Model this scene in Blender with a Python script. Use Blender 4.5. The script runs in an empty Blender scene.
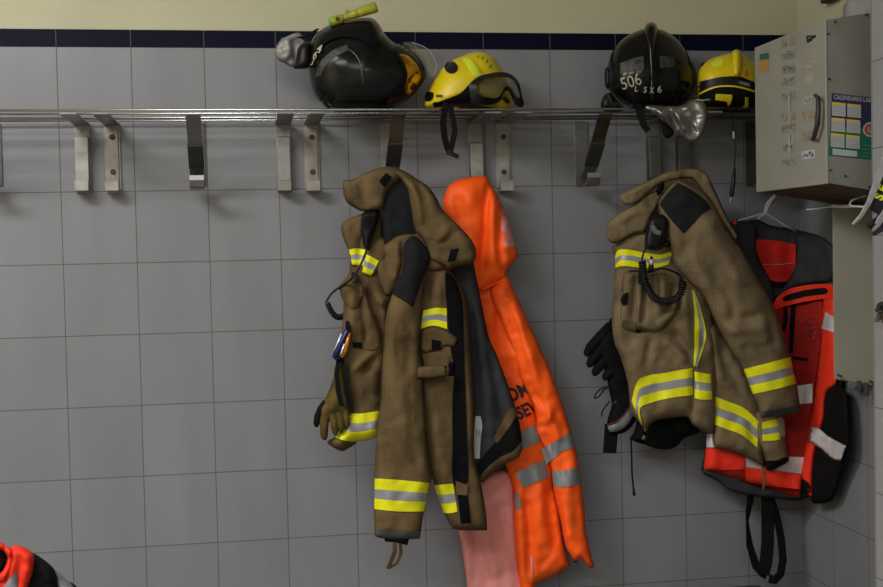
import bpy, bmesh, math, random
import numpy as np
from mathutils import Vector, Matrix, Euler
from mathutils.geometry import delaunay_2d_cdt
random.seed(4); rng = np.random.default_rng(4)
SC = bpy.context.scene; COL = SC.collection

# ------------------------------------------------------------------ camera
W, H, F = 883, 587, 1208.5
CAM = np.array([0.4926, -3.4816, 1.5])
EUL = Euler((1.5358, 0.0214, -0.1628), 'XYZ')
RM = np.array(EUL.to_matrix())
cd = bpy.data.cameras.new('camera'); cam = bpy.data.objects.new('camera', cd); COL.objects.link(cam)
cam.location = CAM; cam.rotation_euler = EUL
cd.sensor_width = 36; cd.lens = F / W * 36; cd.clip_start = 0.05
SC.camera = cam
TH = 0.2005; ZT = 2.087                      # tile height, top of the tiled field

def rays(p):
    p = np.asarray(p, float).reshape(-1, 2)
    d = np.stack([(p[:, 0] - W / 2) / F, -(p[:, 1] - H / 2) / F, -np.ones(len(p))], 1)
    return d @ RM.T
def onY(p, y):
    d = rays(p); t = (np.asarray(y) - CAM[1]) / d[:, 1]
    return CAM + d * t[:, None]
def onX(p, x):
    d = rays(p); t = (np.asarray(x) - CAM[0]) / d[:, 0]
    return CAM + d * t[:, None]
def onZ(p, z):
    d = rays(p); t = (np.asarray(z) - CAM[2]) / d[:, 2]
    return CAM + d * t[:, None]
def U(px, py, y): return Vector(onY([(px, py)], y)[0])

# ------------------------------------------------------------------ materials
def mat(name, col, rough=.6, metal=0., spec=.5, bump=None, var=None, sheen=0., coat=0., trans=0., alpha=1., weave=0.):
    m = bpy.data.materials.new(name); m.use_nodes = True
    nt = m.node_tree; b = nt.nodes['Principled BSDF']; N = nt.nodes.new; L = nt.links.new
    b.inputs['Base Color'].default_value = (*col, 1); b.inputs['Roughness'].default_value = rough
    b.inputs['Metallic'].default_value = metal; b.inputs['Specular IOR Level'].default_value = spec
    b.inputs['Sheen Weight'].default_value = sheen; b.inputs['Coat Weight'].default_value = coat
    b.inputs['Transmission Weight'].default_value = trans; b.inputs['Alpha'].default_value = alpha
    tc = N('ShaderNodeTexCoord')
    colout = None
    if var:                                   # (amount, scale) tone variation: wear and dirt
        n = N('ShaderNodeTexNoise'); n.inputs['Scale'].default_value = var[1]; n.inputs['Detail'].default_value = 5
        L(tc.outputs['Object'], n.inputs['Vector'])
        r = N('ShaderNodeValToRGB'); r.color_ramp.elements[0].position = .32; r.color_ramp.elements[1].position = .7
        a = var[0]
        r.color_ramp.elements[0].color = tuple(c * (1 - a) for c in col) + (1,)
        r.color_ramp.elements[1].color = tuple(min(1, c * (1 + a)) for c in col) + (1,)
        L(n.outputs['Fac'], r.inputs['Fac']); colout = r.outputs['Color']
    h = None
    if weave:
        w = []
        for ax, s in (('X', 210), ('Z', 240)):
            t = N('ShaderNodeTexWave'); t.bands_direction = ax; t.inputs['Scale'].default_value = s / 4.2
            t.inputs['Distortion'].default_value = .6; t.inputs['Detail'].default_value = 1
            L(tc.outputs['Object'], t.inputs['Vector']); w.append(t)
        mul = N('ShaderNodeMath'); mul.operation = 'MULTIPLY'
        L(w[0].outputs['Fac'], mul.inputs[0]); L(w[1].outputs['Fac'], mul.inputs[1]); h = mul.outputs[0]
        mx = N('ShaderNodeMix'); mx.data_type = 'RGBA'; mx.blend_type = 'MULTIPLY'
        mr = N('ShaderNodeMapRange'); mr.inputs['To Min'].default_value = 0.; mr.inputs['To Max'].default_value = weave
        inv = N('ShaderNodeMath'); inv.operation = 'SUBTRACT'; inv.inputs[0].default_value = 1
        L(h, inv.inputs[1]); L(inv.outputs[0], mr.inputs['Value']); L(mr.outputs['Result'], mx.inputs['Factor'])
        if colout: L(colout, mx.inputs['A'])
        else: mx.inputs['A'].default_value = (*col, 1)
        mx.inputs['B'].default_value = (.30, .28, .25, 1); colout = mx.outputs['Result']
    if colout: L(colout, b.inputs['Base Color'])
    if bump:
        n2 = N('ShaderNodeTexNoise'); n2.inputs['Scale'].default_value = bump[1]; n2.inputs['Detail'].default_value = 4
        L(tc.outputs['Object'], n2.inputs['Vector'])
        bp = N('ShaderNodeBump'); bp.inputs['Strength'].default_value = bump[0]; bp.inputs['Distance'].default_value = .004
        L(n2.outputs['Fac'], bp.inputs['Height']); L(bp.outputs['Normal'], b.inputs['Normal'])
    return m

def tile_mat(name, col, mortar, ux, bw=.2, bh=TH, ms=.0013, rough=.3, off=(0, 0), smear=.09, spec=.4):
    m = bpy.data.materials.new(name); m.use_nodes = True
    nt = m.node_tree; b = nt.nodes['Principled BSDF']; N = nt.nodes.new; L = nt.links.new
    b.inputs['Specular IOR Level'].default_value = spec
    tc = N('ShaderNodeTexCoord'); sp = N('ShaderNodeSeparateXYZ'); L(tc.outputs['Object'], sp.inputs[0])
    cb = N('ShaderNodeCombineXYZ'); L(sp.outputs[ux], cb.inputs['X']); L(sp.outputs['Z'], cb.inputs['Y'])
    mp = N('ShaderNodeMapping'); mp.inputs['Location'].default_value = (off[0], off[1], 0); L(cb.outputs[0], mp.inputs['Vector'])
    br = N('ShaderNodeTexBrick'); br.offset = 0; br.squash = 1
    br.inputs['Scale'].default_value = 1; br.inputs['Brick Width'].default_value = bw; br.inputs['Row Height'].default_value = bh
    br.inputs['Mortar Size'].default_value = ms; br.inputs['Mortar Smooth'].default_value = .2; br.inputs['Bias'].default_value = -.2
    br.inputs['Color1'].default_value = (*col, 1); br.inputs['Color2'].default_value = (*[c * .94 for c in col], 1)
    br.inputs['Mortar'].default_value = (*mortar, 1)
    L(mp.outputs[0], br.inputs['Vector'])
    # faint vertical wipe marks on the glaze
    sm = N('ShaderNodeMapping'); sm.inputs['Scale'].default_value = (5, 1.1, 1); L(cb.outputs[0], sm.inputs['Vector'])
    n = N('ShaderNodeTexNoise'); n.inputs['Scale'].default_value = 1.6; n.inputs['Detail'].default_value = 5; L(sm.outputs[0], n.inputs['Vector'])
    mr = N('ShaderNodeMapRange'); mr.inputs['From Min'].default_value = .3; mr.inputs['From Max'].default_value = .7
    mr.inputs['To Min'].default_value = 1 - smear; mr.inputs['To Max'].default_value = 1 + smear * .5; L(n.outputs['Fac'], mr.inputs['Value'])
    mx = N('ShaderNodeMix'); mx.data_type = 'RGBA'; mx.blend_type = 'MULTIPLY'; mx.inputs['Factor'].default_value = 1
    L(br.outputs['Color'], mx.inputs['A']); L(mr.outputs['Result'], mx.inputs['B']); L(mx.outputs['Result'], b.inputs['Base Color'])
    bp = N('ShaderNodeBump'); bp.inputs['Strength'].default_value = .5; bp.inputs['Distance'].default_value = .0015; bp.invert = True
    L(br.outputs['Fac'], bp.inputs['Height']); L(bp.outputs['Normal'], b.inputs['Normal'])
    r2 = N('ShaderNodeMapRange'); r2.inputs['To Min'].default_value = rough; r2.inputs['To Max'].default_value = .8
    L(br.outputs['Fac'], r2.inputs['Value']); L(r2.outputs['Result'], b.inputs['Roughness'])
    return m

M = {}
M['tile'] = tile_mat('grey_tile', (.190, .193, .211), (.085, .083, .085), 'X', off=(0, -(ZT - 10 * TH)))
M['tile_r'] = tile_mat('grey_tile_side', (.190, .193, .211), (.085, .083, .085), 'Y', off=(0, -(ZT - 10 * TH)))
M['blue'] = tile_mat('navy_border_tile', (.003, .0034, .016), (.07, .07, .08), 'X', bh=4, ms=.0015, rough=.5, off=(0, 1), smear=.05, spec=.07)
M['blue_r'] = tile_mat('navy_border_tile_side', (.003, .0034, .016), (.07, .07, .08), 'Y', bh=4, ms=.0015, rough=.5, off=(0, 1), smear=.05, spec=.07)
M['cream'] = mat('cream_paint', (.465, .442, .312), .8, spec=.2, bump=(.25, 60), var=(.05, 3))
M['ceil'] = mat('ceiling_paint', (.5, .5, .48), .9)
M['floor'] = mat('floor_tile', (.16, .15, .14), .5, var=(.1, 4))
M['pillar'] = tile_mat('pillar_tile', (.27, .27, .28), (.09, .09, .09), 'Y', off=(.07, -(ZT - 10 * TH) - .03))
M['brown'] = mat('tan_turnout_cloth', (.136, .092, .042), .9, spec=.15, var=(.30, 13), bump=(.5, 70), weave=.45)
M['brownb'] = mat('pale_lit_tan_turnout_cloth', (.195, .145, .083), .9, spec=.15, var=(.28, 13), bump=(.5, 70), weave=.45)  # greyer tan, lightened for the stronger light this jacket catches
M['brown2'] = mat('tan_trim_cloth', (.130, .087, .039), .9, spec=.15, var=(.28, 18), bump=(.3, 90), weave=.42)
M['navy'] = mat('dark_yoke_cloth', (.014, .014, .0165), .85, spec=.12, var=(.2, 20), bump=(.3, 140), weave=.4)
M['char'] = mat('charcoal_cuff', (.095, .098, .10), .9, spec=.12, var=(.15, 30), weave=.4)
M['lining'] = mat('grey_lining', (.032, .032, .035), .9, spec=.1, var=(.22, 18), bump=(.4, 60))
M['black'] = mat('black_fabric', (.0045, .0045, .005), .85, spec=.12, var=(.2, 20), bump=(.3, 80))
M['velcro'] = mat('black_hook_tape', (.0045, .0045, .006), .95, spec=.08, bump=(.5, 300))
M['rubber'] = mat('black_plastic', (.005, .005, .006), .45, spec=.25)
M['yellow'] = mat('fluorescent_yellow_tape', (.70, .68, .006), .6, spec=.3, var=(.07, 25))
M['silver'] = mat('retroreflective_tape', (.30, .30, .31), .45, metal=.25, spec=.5, var=(.08, 30))
M['silver_hi'] = mat('glossy_reflective_tape', (.72, .72, .74), .28, metal=.35, bump=(.6, 70), var=(.12, 40))
M['silver_o'] = mat('matt_reflective_tape', (.21, .215, .22), .5, metal=.2, var=(.06, 30))
M['orange'] = mat('orange_rain_fabric', (.95, .105, .006), .6, spec=.3, var=(.07, 9), bump=(.12, 40))
M['pink'] = mat('pale_pink_coating', (.70, .265, .245), .75, spec=.2, var=(.06, 10), bump=(.1, 30))
M['red'] = mat('red_padded_fabric', (.47, .012, .006), .75, spec=.25, var=(.12, 20), bump=(.2, 60))
M['redd'] = mat('deep_red_padded_fabric', (.27, .010, .007), .75, spec=.2, var=(.12, 20), bump=(.2, 60))
M['redor'] = mat('orange_red_fabric', (.74, .030, .010), .7, spec=.25, var=(.1, 16), bump=(.2, 60))
M['white'] = mat('white_cloth_label', (.42, .42, .43), .8)
M['ink'] = mat('black_ink', (.010, .009, .010), .7)
M['inkgrey'] = mat('grey_ink', (.10, .11, .10), .8)
M['inkblue'] = mat('dark_blue_ink', (.03, .025, .08), .8)
M['inkred'] = mat('red_paint', (.45, .03, .01), .7)
M['cream_ink'] = mat('pale_number_paint', (.34, .32, .23), .6, var=(.25, 90))
M['olive'] = mat('olive_leather', (.078, .054, .010), .75, spec=.2, var=(.45, 30), bump=(.4, 50))
M['hblack'] = mat('glossy_black_shell', (.0055, .0055, .0058), .17, spec=.22, var=(.25, 12), bump=(.03, 20))
M['hyellow'] = mat('yellow_shell', (.60, .46, .004), .42, spec=.4, var=(.10, 10))
M['lime'] = mat('lime_reflective_sticker', (.58, .66, .03), .45)
M['worn'] = mat('worn_grey_tape', (.042, .042, .040), .5, spec=.25, var=(.7, 70), bump=(.4, 90))
M['foil'] = mat('aluminised_cloth', (.30, .29, .27), .36, metal=.8, bump=(.8, 34), var=(.35, 14))
M['foil_dull'] = mat('dull_aluminised_cloth', (.23, .22, .21), .55, metal=.3, bump=(.8, 40), var=(.35, 22))
M['gold'] = mat('gold_visor', (.55, .27, .022), .12, metal=.9, bump=(.8, 9), var=(.8, 14))
M['steel'] = mat('brushed_steel', (.215, .212, .21), .36, metal=.8, var=(.2, 14))
M['chrome'] = mat('polished_steel_rail', (.42, .42, .43), .22, metal=1.)
M['plate'] = mat('pale_worn_plate', (.27, .257, .235), .5, metal=.25, var=(.22, 22))
M['plate_p'] = mat('pinkish_worn_plate', (.275, .24, .215), .5, metal=.2, var=(.22, 22))
M['strip'] = mat('dark_steel_strip', (.125, .098, .065), .34, metal=.6, var=(.6, 12))
M['stripg'] = mat('grey_steel_strip', (.11, .11, .105), .38, metal=.6, var=(.3, 14))
M['dark'] = mat('dark_rubber_sleeve', (.022, .022, .022), .6)
M['yellowgreen'] = mat('yellow_green_plastic', (.30, .29, .02), .4, var=(.2, 60))
M['green'] = mat('green_cap', (.10, .42, .03), .4)
M['cab'] = mat('beige_grey_enamel', (.265, .26, .228), .5, var=(.07, 7), bump=(.06, 120))
M['cab2'] = mat('grey_enamel', (.20, .20, .18), .5, var=(.10, 10), bump=(.06, 120))
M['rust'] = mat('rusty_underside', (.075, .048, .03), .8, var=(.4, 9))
M['panel'] = mat('beige_sheet_metal', (.265, .255, .205), .55, var=(.06, 8), bump=(.06, 120))
M['wire'] = mat('white_coated_wire', (.50, .50, .50), .4)
M['paperw'] = mat('white_paper', (.40, .40, .43), .8)
M['bagw'] = mat('white_polythene', (.30, .29, .29), .5, var=(.15, 20))
M['papery'] = mat('yellow_print', (.62, .45, .02), .8)
M['papern'] = mat('navy_print', (.022, .022, .07), .6)
M['paperg'] = mat('green_print', (.008, .12, .075), .6)
M['paperb'] = mat('pale_blue_print', (.30, .48, .56), .8)
M['papero'] = mat('orange_print', (.36, .20, .06), .7)
M['tape'] = mat('clear_tape', (.34, .33, .29), .2, spec=.5, var=(.1, 40))
M['taped'] = mat('dusty_label', (.225, .225, .195), .4, var=(.35, 60))
M['binc'] = mat('dark_grey_bin', (.035, .036, .038), .5, var=(.15, 12))
M['cnavy'] = mat('navy_cloth', (.007, .008, .016), .85, var=(.2, 30))
M['grpipe'] = mat('grey_piping', (.30, .30, .31), .5, var=(.15, 40))
M['carab_b'] = mat('blue_anodised', (.012, .016, .10), .3, metal=.6)
M['carab_o'] = mat('orange_anodised', (.62, .20, .01), .35, metal=.4)
M['trimred'] = mat('dark_red_trim', (.10, .008, .012), .8)
M['crestink'] = mat('dark_red_ink', (.085, .006, .012), .8)
M['hose'] = mat('grey_hose', (.12, .12, .125), .5)
M['lensgrey'] = mat('goggle_lens_edge', (.02, .02, .02), .3)

def glass_mat(name, col, rough=.05, mixf=.8):
    m = bpy.data.materials.new(name); m.use_nodes = True
    nt = m.node_tree; N = nt.nodes.new; L = nt.links.new
    for n in list(nt.nodes): nt.nodes.remove(n)
    o = N('ShaderNodeOutputMaterial'); t = N('ShaderNodeBsdfTransparent'); t.inputs['Color'].default_value = (*col, 1)
    g = N('ShaderNodeBsdfPrincipled'); g.inputs['Base Color'].default_value = (.30, .29, .24, 1); g.inputs['Roughness'].default_value = .25
    mx = N('ShaderNodeMixShader'); mx.inputs[0].default_value = 1 - mixf
    L(t.outputs[0], mx.inputs[1]); L(g.outputs[0], mx.inputs[2]); L(mx.outputs[0], o.inputs['Surface'])
    return m
M['clear'] = glass_mat('scratched_clear_visor', (.95, .93, .82), mixf=.84)
M['lens'] = glass_mat('smoked_goggle_lens', (.85, .85, .80), mixf=.90)

# ------------------------------------------------------------------ objects
def tag(o, label=None, cat=None, group=None, kind=None):
    if label: o['label'] = label
    if cat: o['category'] = cat
    if group: o['group'] = group
    if kind: o['kind'] = kind
    return o
def thing(name, label, cat, loc, group=None):
    o = bpy.data.objects.new(name, None); COL.objects.link(o); o.location = loc; o.empty_display_size = .05
    return tag(o, label, cat, group)
def obj(name, V, Fc, m, parent=None, smooth=True, label=None, mi=None, loc=None):
    V = np.asarray(V, float)
    off = np.zeros(3); q = parent
    while q is not None: off = off + np.array(q.location); q = q.parent
    if parent is None:
        loc = V.mean(0) if loc is None else np.array(loc); off = loc
        o_loc = loc
    else: o_loc = np.zeros(3)
    me = bpy.data.meshes.new(name)
    me.from_pydata([tuple(v) for v in (V - off)], [], [tuple(int(i) for i in f) for f in Fc])
    ms = m if isinstance(m, (list, tuple)) else [m]
    for k in ms: me.materials.append(M[k])
    if mi is not None: me.polygons.foreach_set('material_index', list(mi))
    bm = bmesh.new(); bm.from_mesh(me); bmesh.ops.recalc_face_normals(bm, faces=bm.faces); bm.to_mesh(me); bm.free()
    me.polygons.foreach_set('use_smooth', [smooth] * len(me.polygons)); me.update()
    o = bpy.data.objects.new(name, me); COL.objects.link(o); o.location = o_loc
    if parent is not None: o.parent = parent
    if label: o['label'] = label
    return o
class MB:
    """collects primitives into ONE mesh"""
    def __init__(s): s.V = []; s.F = []; s.mi = []
    def add(s, V, Fc, mi=0):
        n = len(s.V); s.V += [tuple(v) for v in V]; s.F += [tuple(i + n for i in f) for f in Fc]; s.mi += [mi] * len(Fc); return s
    def box(s, lo, hi, mi=0):
        x0, y0, z0 = lo; x1, y1, z1 = hi
        V = [(x0, y0, z0), (x1, y0, z0), (x1, y1, z0), (x0, y1, z0), (x0, y0, z1), (x1, y0, z1), (x1, y1, z1), (x0, y1, z1)]
        return s.add(V, HEX, mi)
    def hexa(s, V, mi=0): return s.add(V, HEX, mi)
    def tube(s, P, r, n=8, mi=0, caps=True):
        P = [Vector(p) for p in P]; R = r if hasattr(r, '__len__') else [r] * len(P)
        V = []; Fc = []; up = None
        for i, p in enumerate(P):
            t = (P[min(i + 1, len(P) - 1)] - P[max(i - 1, 0)]).normalized()
            if up is None: up = t.orthogonal().normalized()
            up = (up - t * up.dot(t)); up = up.normalized() if up.length > 1e-6 else t.orthogonal().normalized()
            sd = t.cross(up)
            for k in range(n):
                a = 2 * math.pi * k / n; V.append(p + (up * math.cos(a) + sd * math.sin(a)) * R[i])
        for i in range(len(P) - 1):
            for k in range(n): Fc.append((i * n + k, i * n + (k + 1) % n, (i + 1) * n + (k + 1) % n, (i + 1) * n + k))
        if caps: Fc.append(tuple(range(n))[::-1]); Fc.append(tuple((len(P) - 1) * n + k for k in range(n)))
        return s.add(V, Fc, mi)
    def ribbon(s, P, w, th, side, mi=0):
        """flat strap: centre line P, width w along the direction 'side' (kept square to the line), thickness th"""
        P = [Vector(p) for p in P]; Wd = w if hasattr(w, '__len__') else [w] * len(P); V = []; Fc = []
        for i, p in enumerate(P):
            t = (P[min(i + 1, len(P) - 1)] - P[max(i - 1, 0)]).normalized()
            sd = Vector(side[i] if isinstance(side, list) else side); sd = (sd - t * sd.dot(t)).normalized(); nn = t.cross(sd)
            for a, b in ((-1, -1), (1, -1), (1, 1), (-1, 1)): V.append(p + sd * a * Wd[i] / 2 + nn * b * th / 2)
        for i in range(len(P) - 1):
            for k in range(4): Fc.append((i * 4 + k, i * 4 + (k + 1) % 4, (i + 1) * 4 + (k + 1) % 4, (i + 1) * 4 + k))
        Fc.append((0, 1, 2, 3)); e = (len(P) - 1) * 4; Fc.append((e + 3, e + 2, e + 1, e))
        return s.add(V, Fc, mi)
    def build(s, name, m, parent=None, smooth=False, label=None):
        return obj(name, s.V, s.F, m, parent, smooth, label, s.mi if isinstance(m, (list, tuple)) else None)
HEX = [(0, 3, 2, 1), (4, 5, 6, 7), (0, 1, 5, 4), (1, 2, 6, 5), (2, 3, 7, 6), (3, 0, 4, 7)]
def autosmooth(o, ang=40):
    me = o.data; me.polygons.foreach_set('use_smooth', [True] * len(me.polygons)); me.set_sharp_from_angle(angle=math.radians(ang)); return o
def bevel(o, w=.002, seg=2):
    b = o.modifiers.new('bevel', 'BEVEL'); b.width = w; b.segments = seg; b.limit_method = 'ANGLE'; return o

# ------------------------------------------------------------------ cloth built from cut patterns
def smooth_poly(P, closed=True, step=2.5):
    """Catmull-Rom through P; a third value 1 marks a sharp corner"""
    n = len(P); X = np.array([p[:2] for p in P], float); cor = [len(p) > 2 and p[2] for p in P]; out = []
    for i in range(n if closed else n - 1):
        a, b = X[i], X[(i + 1) % n]
        pa = X[i - 1] if (closed or i > 0) else a; pb = X[(i + 2) % n] if (closed or i + 2 < n) else b
        L = np.linalg.norm(b - a)
        if L < 1e-6: continue
        la, lb = np.linalg.norm(a - pa) + 1e-6, np.linalg.norm(pb - b) + 1e-6
        ta = (b - pa) / (L + la) * L if not cor[i] else (b - a)
        tb = (pb - a) / (L + lb) * L if not cor[(i + 1) % n] else (b - a)
        k = max(1, int(round(L / step)))
        for j in range(k):
            t = j / k; h00 = 2 * t**3 - 3 * t**2 + 1; h10 = t**3 - 2 * t**2 + t; h01 = -2 * t**3 + 3 * t**2; h11 = t**3 - t**2
            out.append(h00 * a + h10 * ta + h01 * b + h11 * tb)
    if not closed: out.append(X[-1])
    return np.array(out)
def seg_dist(Q, P, closed=True):
    """distance of points Q to polyline P, and the arc parameter 0..1 of the nearest point"""
    A = P if closed else P[:-1]; B = np.roll(P, -1, 0) if closed else P[1:]
    best = np.full(len(Q), 1e9); par = np.zeros(len(Q)); Ls = np.linalg.norm(B - A, axis=1); cum = np.concatenate([[0], np.cumsum(Ls)]); T = cum[-1] + 1e-9
    for i in range(len(A)):
        d = B[i] - A[i]; l2 = d @ d + 1e-12; t = np.clip(((Q - A[i]) @ d) / l2, 0, 1)
        dist = np.hypot(*(Q - A[i] - t[:, None] * d).T); m = dist < best
        best[m] = dist[m]; par[m] = (cum[i] + t[m] * Ls[i]) / T
    return best, par
def inside(Q, P):
    r = np.zeros(len(Q), bool); x, y = Q[:, 0], Q[:, 1]; B = np.roll(P, -1, 0)
    for (ax, ay), (bx, by) in zip(P, B):
        c = (ay > y) != (by > y)
        if by != ay: r ^= c & (x < (bx - ax) * (y - ay) / (by - ay) + ax)
    return r
def vnoise(Q, scale, seed):
    r = np.random.default_rng(seed); G = r.uniform(-1, 1, (97, 97)); q = Q / scale + 31.7
    i = np.floor(q).astype(int); f = q - i; f = f * f * f * (f * (f * 6 - 15) + 10)
    g = lambda a, b: G[(i[:, 0] + a) % 97, (i[:, 1] + b) % 97]
    return (g(0, 0) * (1 - f[:, 0]) + g(1, 0) * f[:, 0]) * (1 - f[:, 1]) + (g(0, 1) * (1 - f[:, 0]) + g(1, 1) * f[:, 0]) * f[:, 1]
def blur(A, n):
    for _ in range(n):
        A = np.pad(A, 1, mode='edge'); A = (A[:-2, 1:-1] + A[2:, 1:-1] + A[1:-1, :-2] + A[1:-1, 2:] + 2 * A[1:-1, 1:-1]) / 6
    return A
def cdt(P, res):
    lo, hi = P.min(0), P.max(0); n = len(P)
    xs = np.arange(lo[0], hi[0], res); ys = np.arange(lo[1], hi[1], res * .87)
    G = np.array([(x + (res / 2 if j % 2 else 0), y) for j, y in enumerate(ys) for x in xs]).reshape(-1, 2)
    if len(G): G = G[inside(G, P)]
    if len(G): G = G[seg_dist(G, P)[0] > res * .55]
    pts = [Vector(p) for p in P] + [Vector(p) for p in G]
    v, e, f, *_ = delaunay_2d_cdt(pts, [(i, (i + 1) % n) for i in range(n)], [], 1, 1e-4)
    return np.array([tuple(p) for p in v]), [tuple(t) for t in f]
class Sheet:
    """A stuffed cloth panel cut to an outline, standing at depth y: front bellied out by 'bulge' (m),
    rounded over 'edge' px, with folds [(line, width px, amp m)], and a flatter back."""
    SEED = 10
    def __init__(s, name, poly, y, bulge, edge, m, parent=None, folds=(), noise=.004, nsc=16, back=.5, tilt=(0, 0), wrap=None, res=2.6, label=None, build=True, sm=3, step=2.5):
        P = smooth_poly(poly, step=step); s.P = P; s.y = y; s.tilt = tilt; s.wrap = wrap; s.c = P.mean(0); Sheet.SEED += 1
        lo = np.floor(P.min(0)) - 4; hi = np.ceil(P.max(0)) + 4; s.lo = lo
        nx, ny = (hi - lo).astype(int) + 1
        gx, gy = np.meshgrid(lo[0] + np.arange(nx), lo[1] + np.arange(ny)); Q = np.stack([gx.ravel(), gy.ravel()], 1)
        d, _ = seg_dist(Q, P); ins = inside(Q, P); d = np.where(ins, d, 0)
        t = np.clip(d / edge, 0, 1); prof = np.sqrt(np.clip(1 - (1 - t) ** 2, 0, 1)); s.prof = blur((bulge * prof).reshape(ny, nx), sm)
        h = bulge * prof; ramp = np.clip(d / 5, 0, 1)
        for line, w, amp in folds:
            L = smooth_poly(line, False, 4); dd, par = seg_dist(Q, L, False)
            tp = np.clip(np.minimum(par, 1 - par) / .18, .12, 1)
            h = h + 1.3 * amp * np.exp(-(dd / w) ** 2) * tp * ramp
        if noise:
            h = h + ramp * noise * (vnoise(Q * (1, .6), nsc, Sheet.SEED) + .5 * vnoise(Q, nsc * .45, Sheet.SEED + 500))
        s.H = blur(np.where(ins, h, 0).reshape(ny, nx), sm)
        if not build: s.o = None; return
        v, f = cdt(P, res); ec = {}
        for tr in f:
            for a, b in ((0, 1), (1, 2), (2, 0)):
                k = tuple(sorted((tr[a], tr[b]))); ec[k] = ec.get(k, 0) + 1
        bd = np.zeros(len(v), bool)
        for (a, b), c in ec.items():
            if c == 1: bd[a] = bd[b] = True
        hf = np.where(bd, 0, np.maximum(s.samp(s.H, v), .0008)); hb = np.maximum(s.samp(s.prof, v) * back, .001)
        yy = s.depth(v); V = list(onY(v, yy - hf)); idx = np.arange(len(v)); k = len(v)
        for i in range(len(v)):
            if not bd[i]: V.append(onY(v[i], yy[i:i + 1] + hb[i])[0]); idx[i] = k; k += 1
        Fc = [t for t in f] + [(idx[a], idx[c], idx[b]) for a, b, c in f]
        s.o = obj(name, V, Fc, m, parent, True, label)
    def depth(s, q):
        q = np.asarray(q, float).reshape(-1, 2); d = s.y + (q - s.c) @ np.array(s.tilt)
        return d - s.wrap[1] * np.maximum(q[:, 0] - s.wrap[0], 0) ** 2 if s.wrap else d
    def samp(s, A, q):
        q = np.asarray(q, float).reshape(-1, 2) - s.lo; ny, nx = A.shape
        x = np.clip(q[:, 0], 0, nx - 1.001); y = np.clip(q[:, 1], 0, ny - 1.001); i = x.astype(int); j = y.astype(int); fx = x - i; fy = y - j
        return (A[j, i] * (1 - fx) + A[j, i + 1] * fx) * (1 - fy) + (A[j + 1, i] * (1 - fx) + A[j + 1, i + 1] * fx) * fy
    def pts(s, q, off): q = np.asarray(q, float).reshape(-1, 2); return onY(q, s.depth(q) - s.samp(s.H, q) - off)
class Shell:
    """helmet shell: outline about a centre, domed towards the room by bf and towards the wall by bb"""
    def __init__(s, name, poly, c, y, bf, bb, m, parent, pw=2.0, step=2.5, nr=26, label=None, ridge=()):
        P = smooth_poly(poly, step=step) - np.array(c); th = np.arctan2(P[:, 1], P[:, 0]); r = np.hypot(*P.T); k = np.argsort(th)
        s.th, s.r, s.c, s.y, s.bf, s.pw = th[k], r[k], np.array(c, float), y, bf, pw; s.ridge = ridge
        A = np.linspace(-math.pi, math.pi, 120, endpoint=False); R = s.R(A); V = []; Fc = []; n = len(A)
        us = np.sin(np.linspace(0, math.pi / 2, nr))
        for sgn, B in ((-1, bf), (1, bb)):
            base = len(V); V.append(onY([s.c], y + sgn * B - (s.extra(np.array([s.c]))[0] if sgn < 0 else 0))[0])
            for u in us[1:]:
                q = s.c + np.stack([np.cos(A), np.sin(A)], 1) * (R * u)[:, None]
                hh = B * np.power(np.maximum(1 - u ** pw, 0), 1 / pw) * np.ones(n)
                if sgn < 0: hh = hh + s.extra(q) * (u < .999)
                V += list(onY(q, y + sgn * hh))
            for a in range(n): Fc.append((base, base + 1 + a, base + 1 + (a + 1) % n))
            for i in range(nr - 2):
                for a in range(n):
                    p0 = base + 1 + i * n; p1 = p0 + n; Fc.append((p0 + a, p1 + a, p1 + (a + 1) % n, p0 + (a + 1) % n))
        s.o = obj(name, V, Fc, m, parent, True, label)
        bm = bmesh.new(); bm.from_mesh(s.o.data); bmesh.ops.remove_doubles(bm, verts=bm.verts, dist=1e-5); bmesh.ops.recalc_face_normals(bm, faces=bm.faces)
        bm.to_mesh(s.o.data); bm.free()
    def extra(s, q):
        e = np.zeros(len(q))
        for line, w, amp in s.ridge:
            d, _ = seg_dist(q, smooth_poly(line, False, 4), False); e += amp * np.exp(-(d / w) ** 2)
        return e
    def R(s, a): return np.interp(a, s.th, s.r, period=2 * math.pi)
    def pts(s, q, off):
        q = np.asarray(q, float).reshape(-1, 2); d = q - s.c; u = np.clip(np.hypot(*d.T) / s.R(np.arctan2(d[:, 1], d[:, 0])), 0, 1)
        return onY(q, s.y - s.bf * np.power(1 - u ** s.pw, 1 / s.pw) - s.extra(q) - off)
class PlaneY:
    def __init__(s, y): s.y = y
    def pts(s, q, off): return onY(q, s.y - off)
class PlaneX:
    def __init__(s, x): s.x = x
    def pts(s, q, off): return onX(q, s.x - off)

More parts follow.
